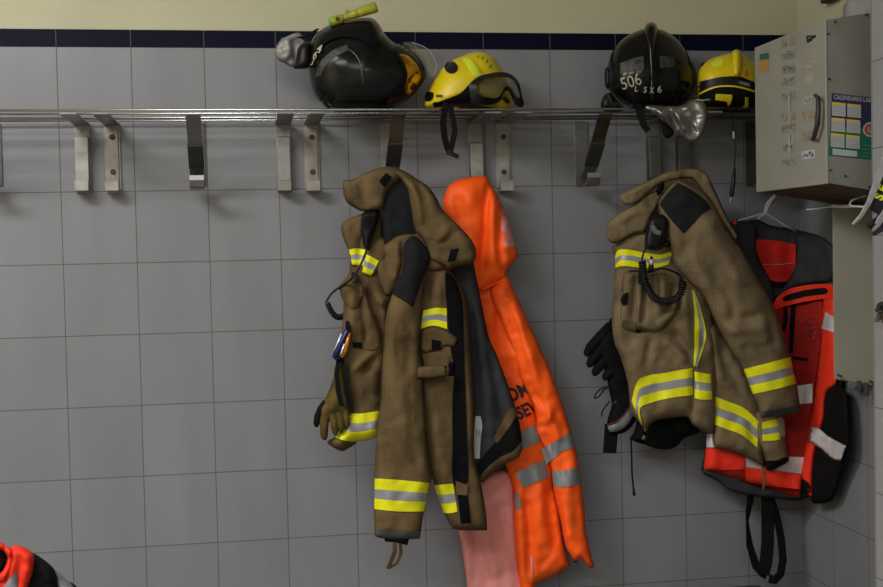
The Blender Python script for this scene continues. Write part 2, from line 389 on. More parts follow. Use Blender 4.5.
def patch(name, surf, poly, m, parent, off=.0025, res=3., label=None, sm=True, th=.0022, step=3.):
    P = smooth_poly(poly, step=step) if sm else smooth_poly([(*p[:2], 1) for p in poly], step=step)
    v, f = cdt(P, res); ec = {}
    for t in f:
        for a, b in ((t[0], t[1]), (t[1], t[2]), (t[2], t[0])): ec[(a, b)] = 1
    V = list(surf.pts(v, off)); n = len(v); V += list(surf.pts(v, off - th)); Fc = list(f)
    for (a, b) in ec:
        if (b, a) not in ec: Fc.append((b, a, a + n, b + n))
    Fc += [(a + n, c + n, b + n) for a, b, c in f]
    return obj(name, V, Fc, m, parent, False, label)
def patchs(*a, **k):
    o = patch(*a, **k); return autosmooth(o, 60)
def band(name, surf, top, bot, parent, mats=('yellow', 'silver', 'yellow'), fr=(0, .35, .66, 1), off=.003, nu=26, label=None):
    T = smooth_poly(top, False, 1); B = smooth_poly(bot, False, 1)
    def rs(P):
        c = np.concatenate([[0], np.cumsum(np.hypot(*np.diff(P, axis=0).T))]); c /= c[-1]; u = np.linspace(0, 1, nu)
        return np.stack([np.interp(u, c, P[:, 0]), np.interp(u, c, P[:, 1])], 1)
    T, B = rs(T), rs(B); names = []; rows = []; mi = []
    for k, mm in enumerate(mats):
        if mm not in names: names.append(mm)
    vs = []; rowm = []
    for k in range(len(mats)):
        sub = 4
        for j in range(sub):
            vs.append(fr[k] + (fr[k + 1] - fr[k]) * j / sub); rowm.append(names.index(mats[k]))
    vs.append(1)
    V = []; Fc = []
    for o_ in (off, off - .0028):
        for t in vs: V += list(surf.pts(T * (1 - t) + B * t, o_))
    R = len(vs); S = R * nu
    for j in range(R - 1):
        for i in range(nu - 1):
            a = j * nu + i; Fc.append((a, a + 1, a + nu + 1, a + nu)); mi.append(rowm[j])
            Fc.append((S + a, S + a + nu, S + a + nu + 1, S + a + 1)); mi.append(rowm[j])
    for j in range(R - 1):
        for i in (0, nu - 1): a = j * nu + i; Fc.append((a, a + nu, S + a + nu, S + a)); mi.append(rowm[j])
    for i in range(nu - 1):
        for j, mm in ((0, rowm[0]), (R - 1, rowm[-1])): a = j * nu + i; Fc.append((a, a + 1, S + a + 1, S + a)); mi.append(mm)
    return autosmooth(obj(name, V, Fc, names, parent, False, label, mi), 50)
def text(name, surf, body, c, size, ang, m, parent, off=.004, bold=0., sx=1., shear=0., label=None, align='CENTER'):
    """lettering laid on a surface; c = centre, size = cap height (px), ang clockwise degrees"""
    cu = bpy.data.curves.new('lettering', 'FONT'); cu.body = body; cu.align_x = align; cu.align_y = 'CENTER'; cu.size = 1; cu.offset = bold; cu.resolution_u = 3
    t = bpy.data.objects.new('lettering', cu); COL.objects.link(t); dg = bpy.context.evaluated_depsgraph_get()
    me = bpy.data.meshes.new_from_object(t.evaluated_get(dg)); bpy.data.objects.remove(t); bpy.data.curves.remove(cu)
    bm = bmesh.new(); bm.from_mesh(me); bmesh.ops.triangulate(bm, faces=bm.faces)
    bmesh.ops.subdivide_edges(bm, edges=[e for e in bm.edges if e.calc_length() > .25], cuts=2, use_grid_fill=False); bmesh.ops.triangulate(bm, faces=bm.faces)
    v = np.array([tuple(q.co)[:2] for q in bm.verts]); f = [tuple(x.index for x in q.verts) for q in bm.faces]; bm.free(); bpy.data.meshes.remove(me)
    k = size / .70; x = (v[:, 0] * sx + v[:, 1] * shear) * k; y = -v[:, 1] * k; a = math.radians(ang)
    q = np.stack([c[0] + x * math.cos(a) - y * math.sin(a), c[1] + x * math.sin(a) + y * math.cos(a)], 1)
    return obj(name, surf.pts(q, off), f, m, parent, False, label)
def cord(name, pts, r, m, parent=None, n=8, sub=5, label=None, coil=None):
    """pts = [(px,py,y)]; smooth tube. coil=(turns, radius) winds it as a helix"""
    P = [U(*p) for p in pts]; Q = []
    for i in range(len(P) - 1):
        a, b = P[i], P[i + 1]; ta = (b - (P[i - 1] if i else a)) * .5; tb = ((P[i + 2] if i + 2 < len(P) else b) - a) * .5
        for j in range(sub):
            t = j / sub; Q.append(a * (2*t**3 - 3*t**2 + 1) + ta * (t**3 - 2*t*t + t) + b * (-2*t**3 + 3*t*t) + tb * (t**3 - t*t))
    Q.append(P[-1])
    if coil:
        turns, cr = coil; S = turns * 10; L = [0]
        for i in range(1, len(Q)): L.append(L[-1] + (Q[i] - Q[i - 1]).length)
        out = []
        for k in range(S + 1):
            l = L[-1] * k / S; i = max(j for j in range(len(L)) if L[j] <= l + 1e-9); i = min(i, len(Q) - 2)
            t = (l - L[i]) / max(1e-9, L[i + 1] - L[i]); p = Q[i].lerp(Q[i + 1], t); d = (Q[i + 1] - Q[i]).normalized()
            u = d.cross(Vector((0, 1, 0))).normalized(); w = d.cross(u); a = 2 * math.pi * k / 10
            out.append(p + (u * math.cos(a) + w * math.sin(a)) * cr)
        Q = out
    b = MB(); b.tube(Q, r, n); return b.build(name, m, parent, True, label)


# ================================================================== THE ROOM
XR = float(onY([(802.5, 508)], 0)[0][0])            # right wall
XL, YF, ZC = -1.6, -5.4, 3.05
ZB = ZT + .047
def wall(name, mats, side):
    b = MB()
    if side == 'back':
        b.box((XL, 0, 0), (XR + .1, .1, ZT), 0).box((XL, -.004, ZT), (XR, .1, ZB), 1).box((XL, 0, ZB), (XR + .1, .1, ZC), 2)
    else:
        b.box((XR, YF, 0), (XR + .1, 0, ZT), 0).box((XR - .004, YF, ZT), (XR + .1, 0, ZB), 1).box((XR, YF, ZB), (XR + .1, 0, ZC), 2)
    o = b.build(name, mats, None); o.data.transform(Matrix.Translation(o.location)); o.location = (0, 0, 0)
    return tag(o, kind='structure')
tag(wall('wall_back', ['tile', 'blue', 'cream'], 'back'), 'grey tiled wall with a navy tile border and cream paint above', 'wall')
tag(wall('wall_right', ['tile_r', 'blue_r', 'cream'], 'right'), 'grey tiled side wall to the right of the rack', 'wall')
def plain(name, lo, hi, m, label, cat):
    o = MB().box(lo, hi).build(name, m); o.data.transform(Matrix.Translation(o.location)); o.location = (0, 0, 0)
    return tag(o, label, cat, kind='structure')
plain('wall_left', (XL - .1, YF, 0), (XL, .1, ZC), 'cream', 'cream painted wall at the left', 'wall')
plain('wall_front', (XL - .1, YF - .1, 0), (XR + .1, YF, ZC), 'cream', 'cream painted wall behind the camera', 'wall')
plain('floor', (XL - .1, YF - .1, -.1), (XR + .1, .1, 0), 'floor', 'tiled floor', 'floor')
plain('ceiling', (XL - .1, YF - .1, ZC), (XR + .1, .1, ZC + .1), 'ceil', 'white ceiling', 'ceiling')
# tiled pier that stands forward of the side wall, at the right edge of the photo
XP = float((CAM + rays([(872.5, 300)])[0] * 2.82)[0]); YP = float(onX([(873.0, 300)], XP)[0][1])
pier = MB().box((XP, YP - .75, 0), (XR - .0, YP, ZC)).build('wall_pier', 'pillar'); pier.data.transform(Matrix.Translation(pier.location)); pier.location = (0, 0, 0)
tag(pier, 'pale tiled pier at the right edge of the photo', 'wall', kind='structure')

# ================================================================== COAT RACK
ZS = float(U(240, 120, -.03).z)                     # underside level of the shelf rails
rk = thing('coat_rack', 'long steel wall rack with rail shelf and coat hooks under the navy border', 'rack', (1.0, -.005, ZS))
XE = XR - .004
for y in (-.27, -.19, -.095, -.025):
    r = .0034 if y < -.25 else .0029
    MB().tube([(-.45, y, ZS), (XE, y, ZS)], r, 10).build('rail', 'chrome', rk, True)
def px_x(px, py, y=0): return float(onY([(px, py)], y)[0][0])
ztop, zbot = ZS - .004, float(U(300, 190, 0).z)
def arm(x, w, m): return bevel(MB().box((x - w/2, -.272, ZS - .011), (x + w/2, -.001, ZS - .006)).build('bracket_arm', m, rk), .001)
def screw(x, z, y, par):
    MB().tube([(x, y + .002, z), (x, y - .003, z)], [.0085, .0065], 12).build('screw', 'dark', par, False)
for px, kind, pm in ((83, 'strip', 'plate'), (113, 'plate', 'plate_p'), (283.5, 'strip', 'steel'), (312, 'plate', 'plate_p'), (475, 'strip', 'plate'), (503, 'plate', 'plate'), (652, 'strip', 'stripg'), (681, 'strip', 'stripg')):
    x = px_x(px, 155); w = .043
    a = arm(x, w, 'steel')
    p = bevel(MB().box((x - w/2, -.006, zbot - .002), (x + w/2, -.0005, ZS - .006)).build('wall_plate', 'steel' if kind == 'strip' else pm, rk), .001)
    if kind == 'plate':
        z0 = float(U(px, 137, 0).z); 
        bevel(MB().box((x - w*.36, -.011, zbot + .01), (x + w*.36, -.006, z0 + .018)).build('backing_strip', pm, p), .001)
        for q in (137, 172): screw(x + .0, float(U(px, q, -.01).z), -.012, p)
    else:
        z1 = float(U(px, 137 if px != 475 else 143, -.03).z)
        bevel(MB().hexa([(x - w*.42, -.034, zbot + .02), (x + w*.42, -.034, zbot + .02), (x + w*.42, -.026, zbot + .02), (x - w*.42, -.026, zbot + .02),
                         (x - w*.42, -.030, z1), (x + w*.42, -.030, z1), (x + w*.42, -.007, z1 + .004), (x - w*.42, -.007, z1 + .004)]).build('hook_strip', pm, p), .0015)
    # upturned square hook lip
    zb = float(U(px, 191, -.05).z); zt = float(U(px, 180.5, -.05).z)
    bevel(MB().box((x - w*.44, -.056, zb), (x + w*.44, -.046, zt)).box((x - w*.44, -.047, zb), (x + w*.44, -.001, zb + .008)).build('hook', 'steel' if px in (283.5, 652, 681) else 'plate', p), .002)
# bent diagonal coat hooks in the middle of every shelf bay
def diag(px, ybot, cover, pmat='stripg'):
    x = px_x(px, 150); w = .042
    p = bevel(MB().box((x - w/2, -.005, float(U(px, 186, 0).z)), (x + w/2, -.0005, ZS - .006)).build('wall_plate', pmat, rk), .001)
    zb = float(U(px, ybot, -.08).z)
    ym, zm = (-.235 - .105) / 2, (ZS - .022 + zb + .055) / 2
    up = [(x, -.262, ZS - .010), (x, -.235, ZS - .022), (x, ym, zm)]
    dn = [(x, ym, zm), (x, -.105, zb + .055), (x, -.062, zb + .030), (x, -.055, zb + .012), (x, -.070, zb + .002), (x, -.105, zb + .002)]
    b = MB(); b.ribbon(up, w * .92, .005, (1, 0, 0)); autosmooth(b.build('hook_arm', cover, p), 50)
    b = MB(); b.ribbon(dn, w * .92, .005, (1, 0, 0)); hk = autosmooth(b.build('hook', 'stripg', p), 50)
    b = MB(); b.ribbon([(x, -.104, zb + .002), (x, -.122, zb + .008), (x, -.130, zb + .022), (x, -.128, zb + .034)], w * .92, .007, (1, 0, 0)); autosmooth(b.build('hook_lip', 'steel', hk), 30)
    q = MB(); q.ribbon([(x, ym - .004, zm - .001), (x, -.105, zb + .058)], w * .97, .010, (1, 0, 0)); q.build('rubber_sleeve', 'dark', hk)
diag(-6, 186, 'stripg'); diag(197.5, 189, 'steel'); diag(388, 186, 'strip', 'plate'); diag(581, 186, 'strip', 'steel'); diag(751, 186, 'stripg')

# ================================================================== WALL CABINET (side wall, above the vest)
XD = float(onY([(755, 100)], -.30)[0][0])          # plane of its labelled door
cb_ = thing('wall_cabinet', 'beige grey metal wall cabinet with taped labels on its door', 'cabinet', (XR, -.2, 1.75))
fp = {k: onX([p], XD)[0] for k, p in dict(bt=(754, 48), bb=(755, 191.5), ft=(825, 20.6), fb=(826.5, 183.5)).items()}
y0, y1 = -.30, float(fp['fb'][1]); zb0 = float((fp['bb'][2] + fp['fb'][2]) / 2); zt0 = float((fp['bt'][2] + fp['ft'][2]) / 2)
D = XR - XD - .002; fl = .165                       # the case flares towards the wall
def ring(x, g): return [(x, y0, zb0 - g), (x, y1, zb0 - g), (x, y1, zt0 + g), (x, y0, zt0 + g)]
A_, B_ = ring(XD + .006, 0), ring(XR - .001, D * fl)
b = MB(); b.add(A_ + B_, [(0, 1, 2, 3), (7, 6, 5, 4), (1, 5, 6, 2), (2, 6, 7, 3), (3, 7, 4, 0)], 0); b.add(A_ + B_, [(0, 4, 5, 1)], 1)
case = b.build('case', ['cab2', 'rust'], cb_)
door = bevel(MB().box((XD, y1 - .001, zb0 - .002), (XD + .006, y0, zt0 + .002)).build('door', 'cab', cb_), .002)
DX = PlaneX(XD)
def rect(cx, cy, w, h, sl=-.28):
    return [(cx - w/2, cy - h/2 - sl*w/2), (cx + w/2, cy - h/2 + sl*w/2), (cx + w/2, cy + h/2 + sl*w/2), (cx - w/2, cy + h/2 - sl*w/2)]
def door_label(cx, cy, w, h, m, ink, sl, glyphs):
    o = patch('door_label', DX, rect(cx, cy, w, h, sl), m, door, off=.0012, sm=False, th=.001, res=6)
    if glyphs:                                       # faded pen strokes, not legible in the photo either
        b = MB(); n = glyphs; x = cx - w * .40
        for i in range(n):
            st = (w * .8) / n; u = x + i * st
            pts = [(u + st * random.uniform(.05, .3), cy + random.uniform(-.1, .32) * h), (u + st * random.uniform(.2, .5), cy + random.uniform(-.36, -.05) * h), (u + st * random.uniform(.55, .9), cy + random.uniform(-.2, .35) * h)]
            pts = [(a, c + sl * (a - cx)) for a, c in pts]
            b.tube(list(onX(pts, XD - .0016)), .0013, 4)
        b.build('pen_marks', ink, o)
for cy, m, ink, n in ((42, 'taped', 'papero', 2), (55, 'taped', 'inkgrey', 5), (69, 'taped', 'inkgrey', 5), (81, 'taped', 'inkgrey', 5), (96, 'taped', 'inkgrey', 4), (116.5, 'taped', 'papero', 4), (128, 'taped', 'inkgrey', 5), (147, 'taped', 'inkgrey', 5), (162, 'taped', 'inkgrey', 5)):
    door_label(788, cy, 13.5, 8, m, ink, -.2 if cy < 60 else -.1, n)
for cy, m, ink, n in ((64, 'tape', 'papero', 2), (79, 'tape', None, 0), (100, 'tape', 'inkgrey', 2), (116, 'taped', 'papero', 5), (136, 'taped', 'papero', 6), (154.5, 'paperw', 'ink', 6)):
    door_label(808.5 if cy > 90 else 810, cy, 13 if cy > 110 else 10, 8.5, m, ink, -.15, n)
st = patch('door_sticker', DX, rect(764, 62.5, 9, 18, -.16), 'papero', door, off=.0012, sm=False, th=.001, res=6)
patch('sticker_header', DX, rect(764, 56.5, 9, 6, -.16), 'paperg', st, off=.0020, sm=False, th=.001, res=6)
mk = MB(); 
for pts in ([(807, 36.5), (815.5, 36)], [(807, 40), (815, 37)], [(807, 36), (807.5, 42)], [(808, 42), (812, 39.5)]): mk.tube(list(onX(pts, XD - .001)), .0022, 5)
mk.build('black_mark', 'ink', door)
for ya, yb in ((91, 125), (134, 155)): patch('tape_glare_strip', DX, [(787.5, ya, 1), (790, ya, 1), (790.5, yb, 1), (788, yb, 1)], 'tape', door, off=.002, sm=False, th=.001, res=8)  # pale strips paint the glare on the clear tape
hd = MB(); hd.tube(list(np.vstack([onX([(815, 95)], XD - .004), onX([(818, 98), (818.5, 110), (817.5, 124), (814, 137)], XD - .018), onX([(812, 139.5)], XD - .004)])), [.004, .0055, .0065, .0065, .0055, .004], 10)
hd.build('door_handle', 'dark', door, True)
for p in ((828, 34), (829, 79), (830, 170), (845, 176), (835, 22), (866, 15), (869, 187)):
    c = onY([p], y1)[0]; MB().tube([(c[0], y1 + .001, c[2]), (c[0], y1 - .003, c[2])], .0028, 8).build('rivet', 'dark', case)

# laminated calendar stuck on the cabinet's end
YC = y1 - .0012; CP = PlaneY(YC)
cal_loc = U(853, 158, YC)
cal = thing('wall_calendar', 'navy and green laminated calendar sheet stuck on the end of the wall cabinet', 'calendar', cal_loc)
sl = .105
def cq(x0, ya, x1, yb): return [(x0, ya + sl*(x0 - 833), 1), (x1, ya + sl*(x1 - 833), 1), (x1, yb + sl*.8*(x1 - 833), 1), (x0, yb + sl*.8*(x0 - 833), 1)]
sheet = patch('navy_top', CP, [(832, 93, 1), (888, 99.2, 1), (888, 131, 1), (830.3, 126, 1)], 'papern', cal, off=.0004, sm=False, th=.0004, res=12)
patch('green_bottom', CP, [(830.3, 126, 1), (888, 131, 1), (888, 161, 1), (828.5, 155.3, 1)], 'paperg', cal, off=.0004, sm=False, th=.0004, res=12)
text('title', CP, 'CALENDARIO LABORAL', (833.8, 97.0), 4.2, 5.5, 'paperw', cal, off=.0010, bold=.014, sx=.755, align='LEFT')
for r_ in range(3):
    for c_ in range(2):
        x0 = 832 + c_ * 15.3 - r_ * .6; ya = 102.0 + r_ * 15.6
        g = patch('month_grid', CP, cq(x0, ya, x0 + 13.6, ya + 13.6), 'paperw', cal, off=.0009, sm=False, th=.0004, res=12)
        patch('month_heading', CP, cq(x0, ya, x0 + 13.6, ya + 2.4), 'papery', g, off=.0013, sm=False, th=.0004, res=12)
        mb = MB()
        for k in range(4):
            yy = ya + 4.6 + k * 2.2
            for j in range(6):
                xx = x0 + 1.3 + j * 2.0; mb.tube(list(onY([(xx, yy + sl*(xx - 833)), (xx + 1.1, yy + sl*(xx + 1.1 - 833))], YC - .0012)), .0006, 4)
        mb.build('dates', 'inkgrey', g)
patch('note_box', CP, cq(832.5, 148.6, 857, 154.8), 'paperw', cal, off=.0009, sm=False, th=.0004, res=12)
patch('note_stripe', CP, cq(834, 149.0, 849, 151.0), 'paperb', cal, off=.0013, sm=False, th=.0004, res=12)
for k, yy in enumerate((107, 113, 141.5, 145.5, 149.5, 153)):
    patch('small_print', CP, cq(863.5, yy, 884, yy + (2.6 if k < 2 else .9)), 'inkblue' if k < 2 else 'paperb', cal, off=.0009, sm=False, th=.0004, res=12)
for rr, m, o_ in ((8.2, 'paperw', .0009), (6.6, 'inkred', .0012), (4.4, 'taped', .0015)):
    patch('round_badge', CP, [(871 + rr * math.cos(a), 129.5 + rr * .92 * math.sin(a)) for a in np.linspace(0, 2*math.pi, 16, endpoint=False)], m, cal, off=o_, th=.0003, res=6)

# crumpled white bag lying on the cabinet, small dark box on the wall above it
def lump(name, c, r, m, par=None, seed=1, amp=.25, rows=14, cols=20, flat=None):
    V = []; Fc = []
    for i in range(rows + 1):
        a = math.pi * i / rows
        for j in range(cols):
            t = 2 * math.pi * j / cols; d = np.array([math.sin(a) * math.cos(t), math.sin(a) * math.sin(t), math.cos(a)])
            k = 1 + amp * (vnoise(np.array([[d[0] * 2 + d[2] + 7, d[1] * 2 - d[2] * 1.3 + 9]]), .7, seed)[0])
            p = np.array(c) + d * r * k
            if flat is not None: p[2] = max(p[2], flat)
            V.append(p)
    for i in range(rows):
        for j in range(cols): Fc.append((i*cols + j, (i+1)*cols + j, (i+1)*cols + (j+1) % cols, i*cols + (j+1) % cols))
    return obj(name, V, Fc, m, par, True)
zt = zt0 + D * fl * .75
o = lump('plastic_bag', (XR - .044, y0 - .2, zt + .05), np.array([.034, .11, .07]), 'bagw', seed=5, flat=zt + .004)
tag(o, 'crumpled white plastic bag lying on top of the wall cabinet', 'bag')
jx = [onX([p], XR - .002)[0] for p in ((829, -9), (842, -13), (842, .5), (830.5, 3.5))]
jb = bevel(MB().box((XR - .03, float(jx[1][1]), float(jx[3][2])), (XR - .001, float(jx[0][1]), float(jx[3][2]) + .06)).build('junction_box', 'dark'), .003)
tag(jb, 'small dark box fixed to the cream wall above the wall cabinet', 'wall fitting')

# flat beige panel below the cabinet: an opened sheet-metal door seen face on
pa = [U(832.3, 206, -.43), U(874, 203.5, -.45), U(876, 386, -.45), U(834, 379, -.43)]
n_ = (pa[1] - pa[0]).cross(pa[3] - pa[0]).normalized(); n_ = n_ if n_.y < 0 else -n_
for i_, j_ in ((1, 0), (2, 3)): pa[i_] = pa[j_] + (pa[i_] - pa[j_]) * ((XR - .003 - pa[j_].x) / (pa[i_].x - pa[j_].x))
pn = thing('metal_panel', 'plain beige sheet-metal panel standing out below the wall cabinet', 'panel', pa[3])
bk = [p - n_ * .028 + (pa[1] - pa[0]).normalized() * .012 for p in pa]
bevel(MB().hexa([bk[3], bk[2], pa[2], pa[3], bk[0], bk[1], pa[1], pa[0]]).build('face_sheet', 'panel', pn), .002)
for px, py in ((838, 375), (869, 381)):
    c = U(px, py, -.44); MB().tube([c + n_ * .0, c + n_ * .03], .003, 8).build('rivet', 'dark', pn)
hq = MB()
for i, (px, py) in enumerate(((859, 388), (866, 390))):
    c = U(px, py, -.47); hq.tube([c + Vector((0, 0, .02)), c - Vector((0, 0, .008 + .006 * i))], .007, 8); hq.tube([c + Vector((-.012, 0, 0)), c + Vector((.014, 0, .003))], .004, 8)
hq.build('hinge_pin', 'stripg', pn)

# ================================================================== HELMETS
YH = -.155
h1 = thing('fire_helmet', 'glossy black fire helmet lying sideways with gold visor and a torch on top', 'helmet', U(360, 112, YH))
o1 = [(309, 72), (307, 60), (308.5, 49), (313, 38), (322, 29), (335, 22.5), (350, 19), (366, 17.5), (373, 18.5), (379, 24), (384, 33), (393, 42), (405, 47.5), (418, 57), (426, 69), (426, 77), (419, 88), (412, 96), (401, 104.5), (389, 110.5), (372, 112.5), (345, 112.5), (331, 110.5), (320.5, 103), (312.5, 90)]
S1 = Shell('shell', o1, (362, 72), YH, .112, .105, 'hblack', h1, pw=2.3, ridge=[([(312, 70), (322, 52), (338, 43), (352, 47)], 4, -.004)])
# raised comb along the crown
patchs('comb', S1, [(308, 48), (313, 38), (322, 29), (335, 22.5), (350, 19), (366, 17.5), (373, 18.5), (379, 24), (383, 32), (380, 41), (372, 46), (362, 40), (350, 37), (336, 38), (324, 44), (316, 55), (309, 62)], 'hblack', h1, off=.008, th=.012)
bnd = band('reflective_band', S1, [(315, 77), (319, 64), (327, 54.5), (338, 47.5), (347, 44.5)], [(320.5, 76), (325, 66.5), (331, 60), (340, 54), (349, 50.5)], h1, ('worn',), (0, 1), off=.002)
cl = MB(); cl.tube(list(S1.pts([(349, 49), (355, 54), (359, 60), (361, 66), (362, 74), (363.5, 84)], .001)), .0016, 6); cl.build('seam', 'stripg', h1, True)
text('number', S1, '4', (319.4, 49.0), 8.4, 20, 'cream_ink', h1, off=.0095, sx=.72, bold=.02)
text('number', S1, '6', (315.2, 55.4), 8.4, 22, 'cream_ink', h1, off=.0095, sx=.70, bold=.01)
text('number', S1, '3', (312.2, 62.4), 7.6, 24, 'cream_ink', h1, off=.007, sx=.55, bold=.01)
sc_ = MB(); sc_.tube(list(S1.pts([(317, 37), (322, 33), (329.5, 30)], .0085)), .0012, 5); sc_.build('scratch', 'worn', h1)
# face opening: gold inner visor inside a black rim, clear outer visor swung open
patchs('visor_rim', S1, [(396, 44), (406, 47), (418, 57), (426, 69), (426, 77), (419, 88), (410, 97.5), (403, 94), (402, 84), (404.5, 74), (400, 62), (396, 53)], 'rubber', h1, off=.004, th=.010)
patchs('gold_visor', S1, [(399, 54.5), (406, 54.5), (412, 59), (417.8, 65.6), (421.5, 73.5), (419.5, 82), (414.5, 90), (409.3, 95.2), (405.2, 91), (406, 82.6), (407.6, 74), (404, 62.5)], 'gold', h1, off=.007, th=.004)
vz = Sheet('clear_visor', [(400.8, 42.5), (412.7, 42), (426.4, 47.7), (434.8, 58.6), (437, 69), (433.2, 76.6), (427, 78.5), (426.5, 69), (418.5, 56.8), (406, 47)], YH - .04, .014, 12, 'clear', h1, noise=0, back=-.75, res=3)
cl = MB(); cl.tube(list(vz.pts(smooth_poly([(412, 42.4), (426, 48), (434.5, 58.8), (436.6, 69), (433, 76)], False, 3), .001)), .0012, 5); cl.build('visor_edge', 'grpipe', vz.o)
# aluminised neck flap and black liner at the back of the helmet
Sheet('neck_flap', [(274.5, 53), (277, 45), (282, 38, 1), (287, 36.5), (293, 33.5), (300, 33), (306, 42), (305, 56), (299, 66), (291, 67), (284, 63), (278, 60)], YH + .0, .016, 4, 'foil_dull', h1, noise=.016, nsc=8,
      folds=[([(287, 36), (289, 50), (286, 62)], 3, .012), ([(276, 52), (286, 50)], 2.5, -.01), ([(296, 36), (295, 60)], 2.5, -.012)])
Sheet('liner', [(298, 48), (304, 42), (310, 42), (312, 58), (308, 68), (300, 69), (294, 68.5), (296, 60)], YH - .03, .03, 6, 'rubber', h1, noise=.004)
cl = MB(); cl.ribbon([U(293, 36, YH), U(303, 37.5, YH - .01), U(311, 33, YH - .01), U(318, 29, YH)], .010, .003, (0, 1, .4)); cl.build('neck_strap', 'black', h1)

fa, fb = U(329.3, 22.6, YH - .05), U(376.3, 6.9, YH - .05)
fl_ = thing('flashlight', 'yellow-green torch lying on top of the black helmet with the gold visor', 'torch', (fa + fb) / 2)
L_ = lambda t: fa.lerp(fb, t)
MB().tube([L_(t) for t in (.035, .06, .10, .24, .27, .30)], [.0105, .0125, .0130, .0130, .011, .0095], 16).build('battery_tube', 'yellowgreen', fl_, True)
MB().tube([L_(t) for t in (0, .012, .04)], [.0095, .0115, .0115], 16).build('tail_cap', 'green', fl_, True)
MB().tube([L_(t) for t in (.29, .36, .44, .50, .52, .54, .58, .60)], [.0095, .0088, .0095, .0115, .0125, .0120, .0125, .0105], 16).build('neck', 'yellowgreen', fl_, True)
MB().tube([L_(t) for t in (.59, .62, .66, .70, .90, .97, 1.0)], [.0105, .0125, .0132, .0132, .0142, .0150, .0138], 16).build('head', 'yellowgreen', fl_, True)
sw = L_(.42); MB().tube([sw + Vector((-.004, 0, .006)), sw + Vector((-.006, 0, .016))], .005, 10).build('switch', 'yellowgreen', fl_, True)
bt = L_(.17); MB().tube([bt + Vector((0, -.010, 0)), bt + Vector((0, -.0145, 0))], .006, 10).build('button', 'olive', fl_)

# yellow helmet with goggles
h2 = thing('rescue_helmet', 'yellow rescue helmet with black goggles strapped round its front', 'helmet', U(468, 112, YH))
o2 = [(424.5, 104), (427, 96), (430, 88), (435.5, 77.7), (443.6, 66.8), (451.8, 60.7), (461.4, 56.4), (473.7, 52), (484.6, 52.6), (492.8, 57.3), (498.2, 64), (504, 73), (510, 86), (513, 98), (512, 108), (500, 111.5), (470, 111), (445, 110), (433, 108), (426, 107.5)]
S2 = Shell('shell', o2, (468, 88), YH, .098, .095, 'hyellow', h2, pw=2.2, ridge=[([(468, 55), (478, 63), (485, 73), (490, 84)], 3, -.004)])
patchs('crown_vent_ridge', S2, [(472, 53), (484, 53.5), (492, 58.2), (497.5, 64.6), (502.5, 73), (504, 84), (494, 84), (487, 76), (480, 65)], 'hyellow', h2, off=.005, th=.008)
for p, q in (((489.8, 68), (491.2, 64.8)), ((486.2, 62.6), (487.4, 60)), ((482, 59.4), (483, 57.2)), ((477.6, 57.4), (478.4, 55.6))):
    k = MB(); k.tube(list(S2.pts([p, q], .0055)), .0016, 5); k.build('vent_slot', 'dark', h2)
patchs('reflective_strip', S2, [(462, 58.8), (468, 56.8), (473, 60), (478, 66.5), (481.8, 74.3), (472.3, 76), (470, 70), (466.8, 65)], 'lime', h2, off=.0015)
patchs('side_plug', S2, [(451 + 6.6 * math.cos(a), 67.2 + 6.0 * math.sin(a)) for a in np.linspace(0, 2*math.pi, 14, endpoint=False)], 'rubber', h2, off=.006, th=.009)
patchs('rear_clip', S2, [(424.8, 97), (426.5, 92), (433.2, 92.6), (433, 97), (429.5, 101), (424.8, 100.5)], 'rubber', h2, off=.006, th=.009)
patchs('size_label', S2, [(436, 94.6, 1), (443, 94.8, 1), (443, 97.6, 1), (436, 97.4, 1)], 'worn', h2, off=.0015)
patchs('inner_liner', S2, [(433, 102.5), (440, 102), (456, 96.5), (470, 93), (471, 101), (478, 105.5), (492, 106), (500, 104), (499, 111), (470, 110.5), (445, 109.5), (434, 107.5)], 'rubber', h2, off=.003, th=.006)
patchs('peak_edge', S2, [(470, 100.4), (476, 101.6), (492, 104.6), (503, 99), (510, 102), (512, 107), (503, 108.5), (488, 107), (474, 103)], 'hyellow', h2, off=.0045, th=.005)
patchs('goggle_strap', S2, [(470.5, 84), (462, 92), (455, 95.8), (440, 101.6), (433.5, 104.6), (434.5, 107.6), (447, 105.6), (460, 102.6), (471.6, 101)], 'black', h2, off=.005, th=.007)
gf = [(469.6, 84), (479, 76.4), (491.4, 73), (503.6, 72.1), (513, 75.7), (519.4, 83.7), (521.6, 95), (524.2, 104.6), (522, 107.4), (516, 105.5), (511, 96), (507.6, 90.4), (503.8, 92.6), (501.4, 99.4), (496, 103.6), (486, 105), (474, 104.6), (471.4, 100), (469.6, 91.4)]
li = [(476.6, 84.8), (483, 79.9), (496.9, 77), (510.2, 78.2), (517, 86), (519.6, 98), (516.5, 97), (512, 90), (509, 86.6), (504.8, 87.2), (501, 94.5), (495.5, 98), (488, 97.4), (480, 95.4), (477.6, 90)]
GS = Sheet('goggles', gf, YH - .105, .022, 14, 'rubber', h2, noise=0, back=1.0, tilt=(.0008, 0), build=False)
Sheet('goggle_lens', li, YH - .112, .014, 10, 'lens', h2, noise=0, back=-.6, tilt=(.0008, 0))
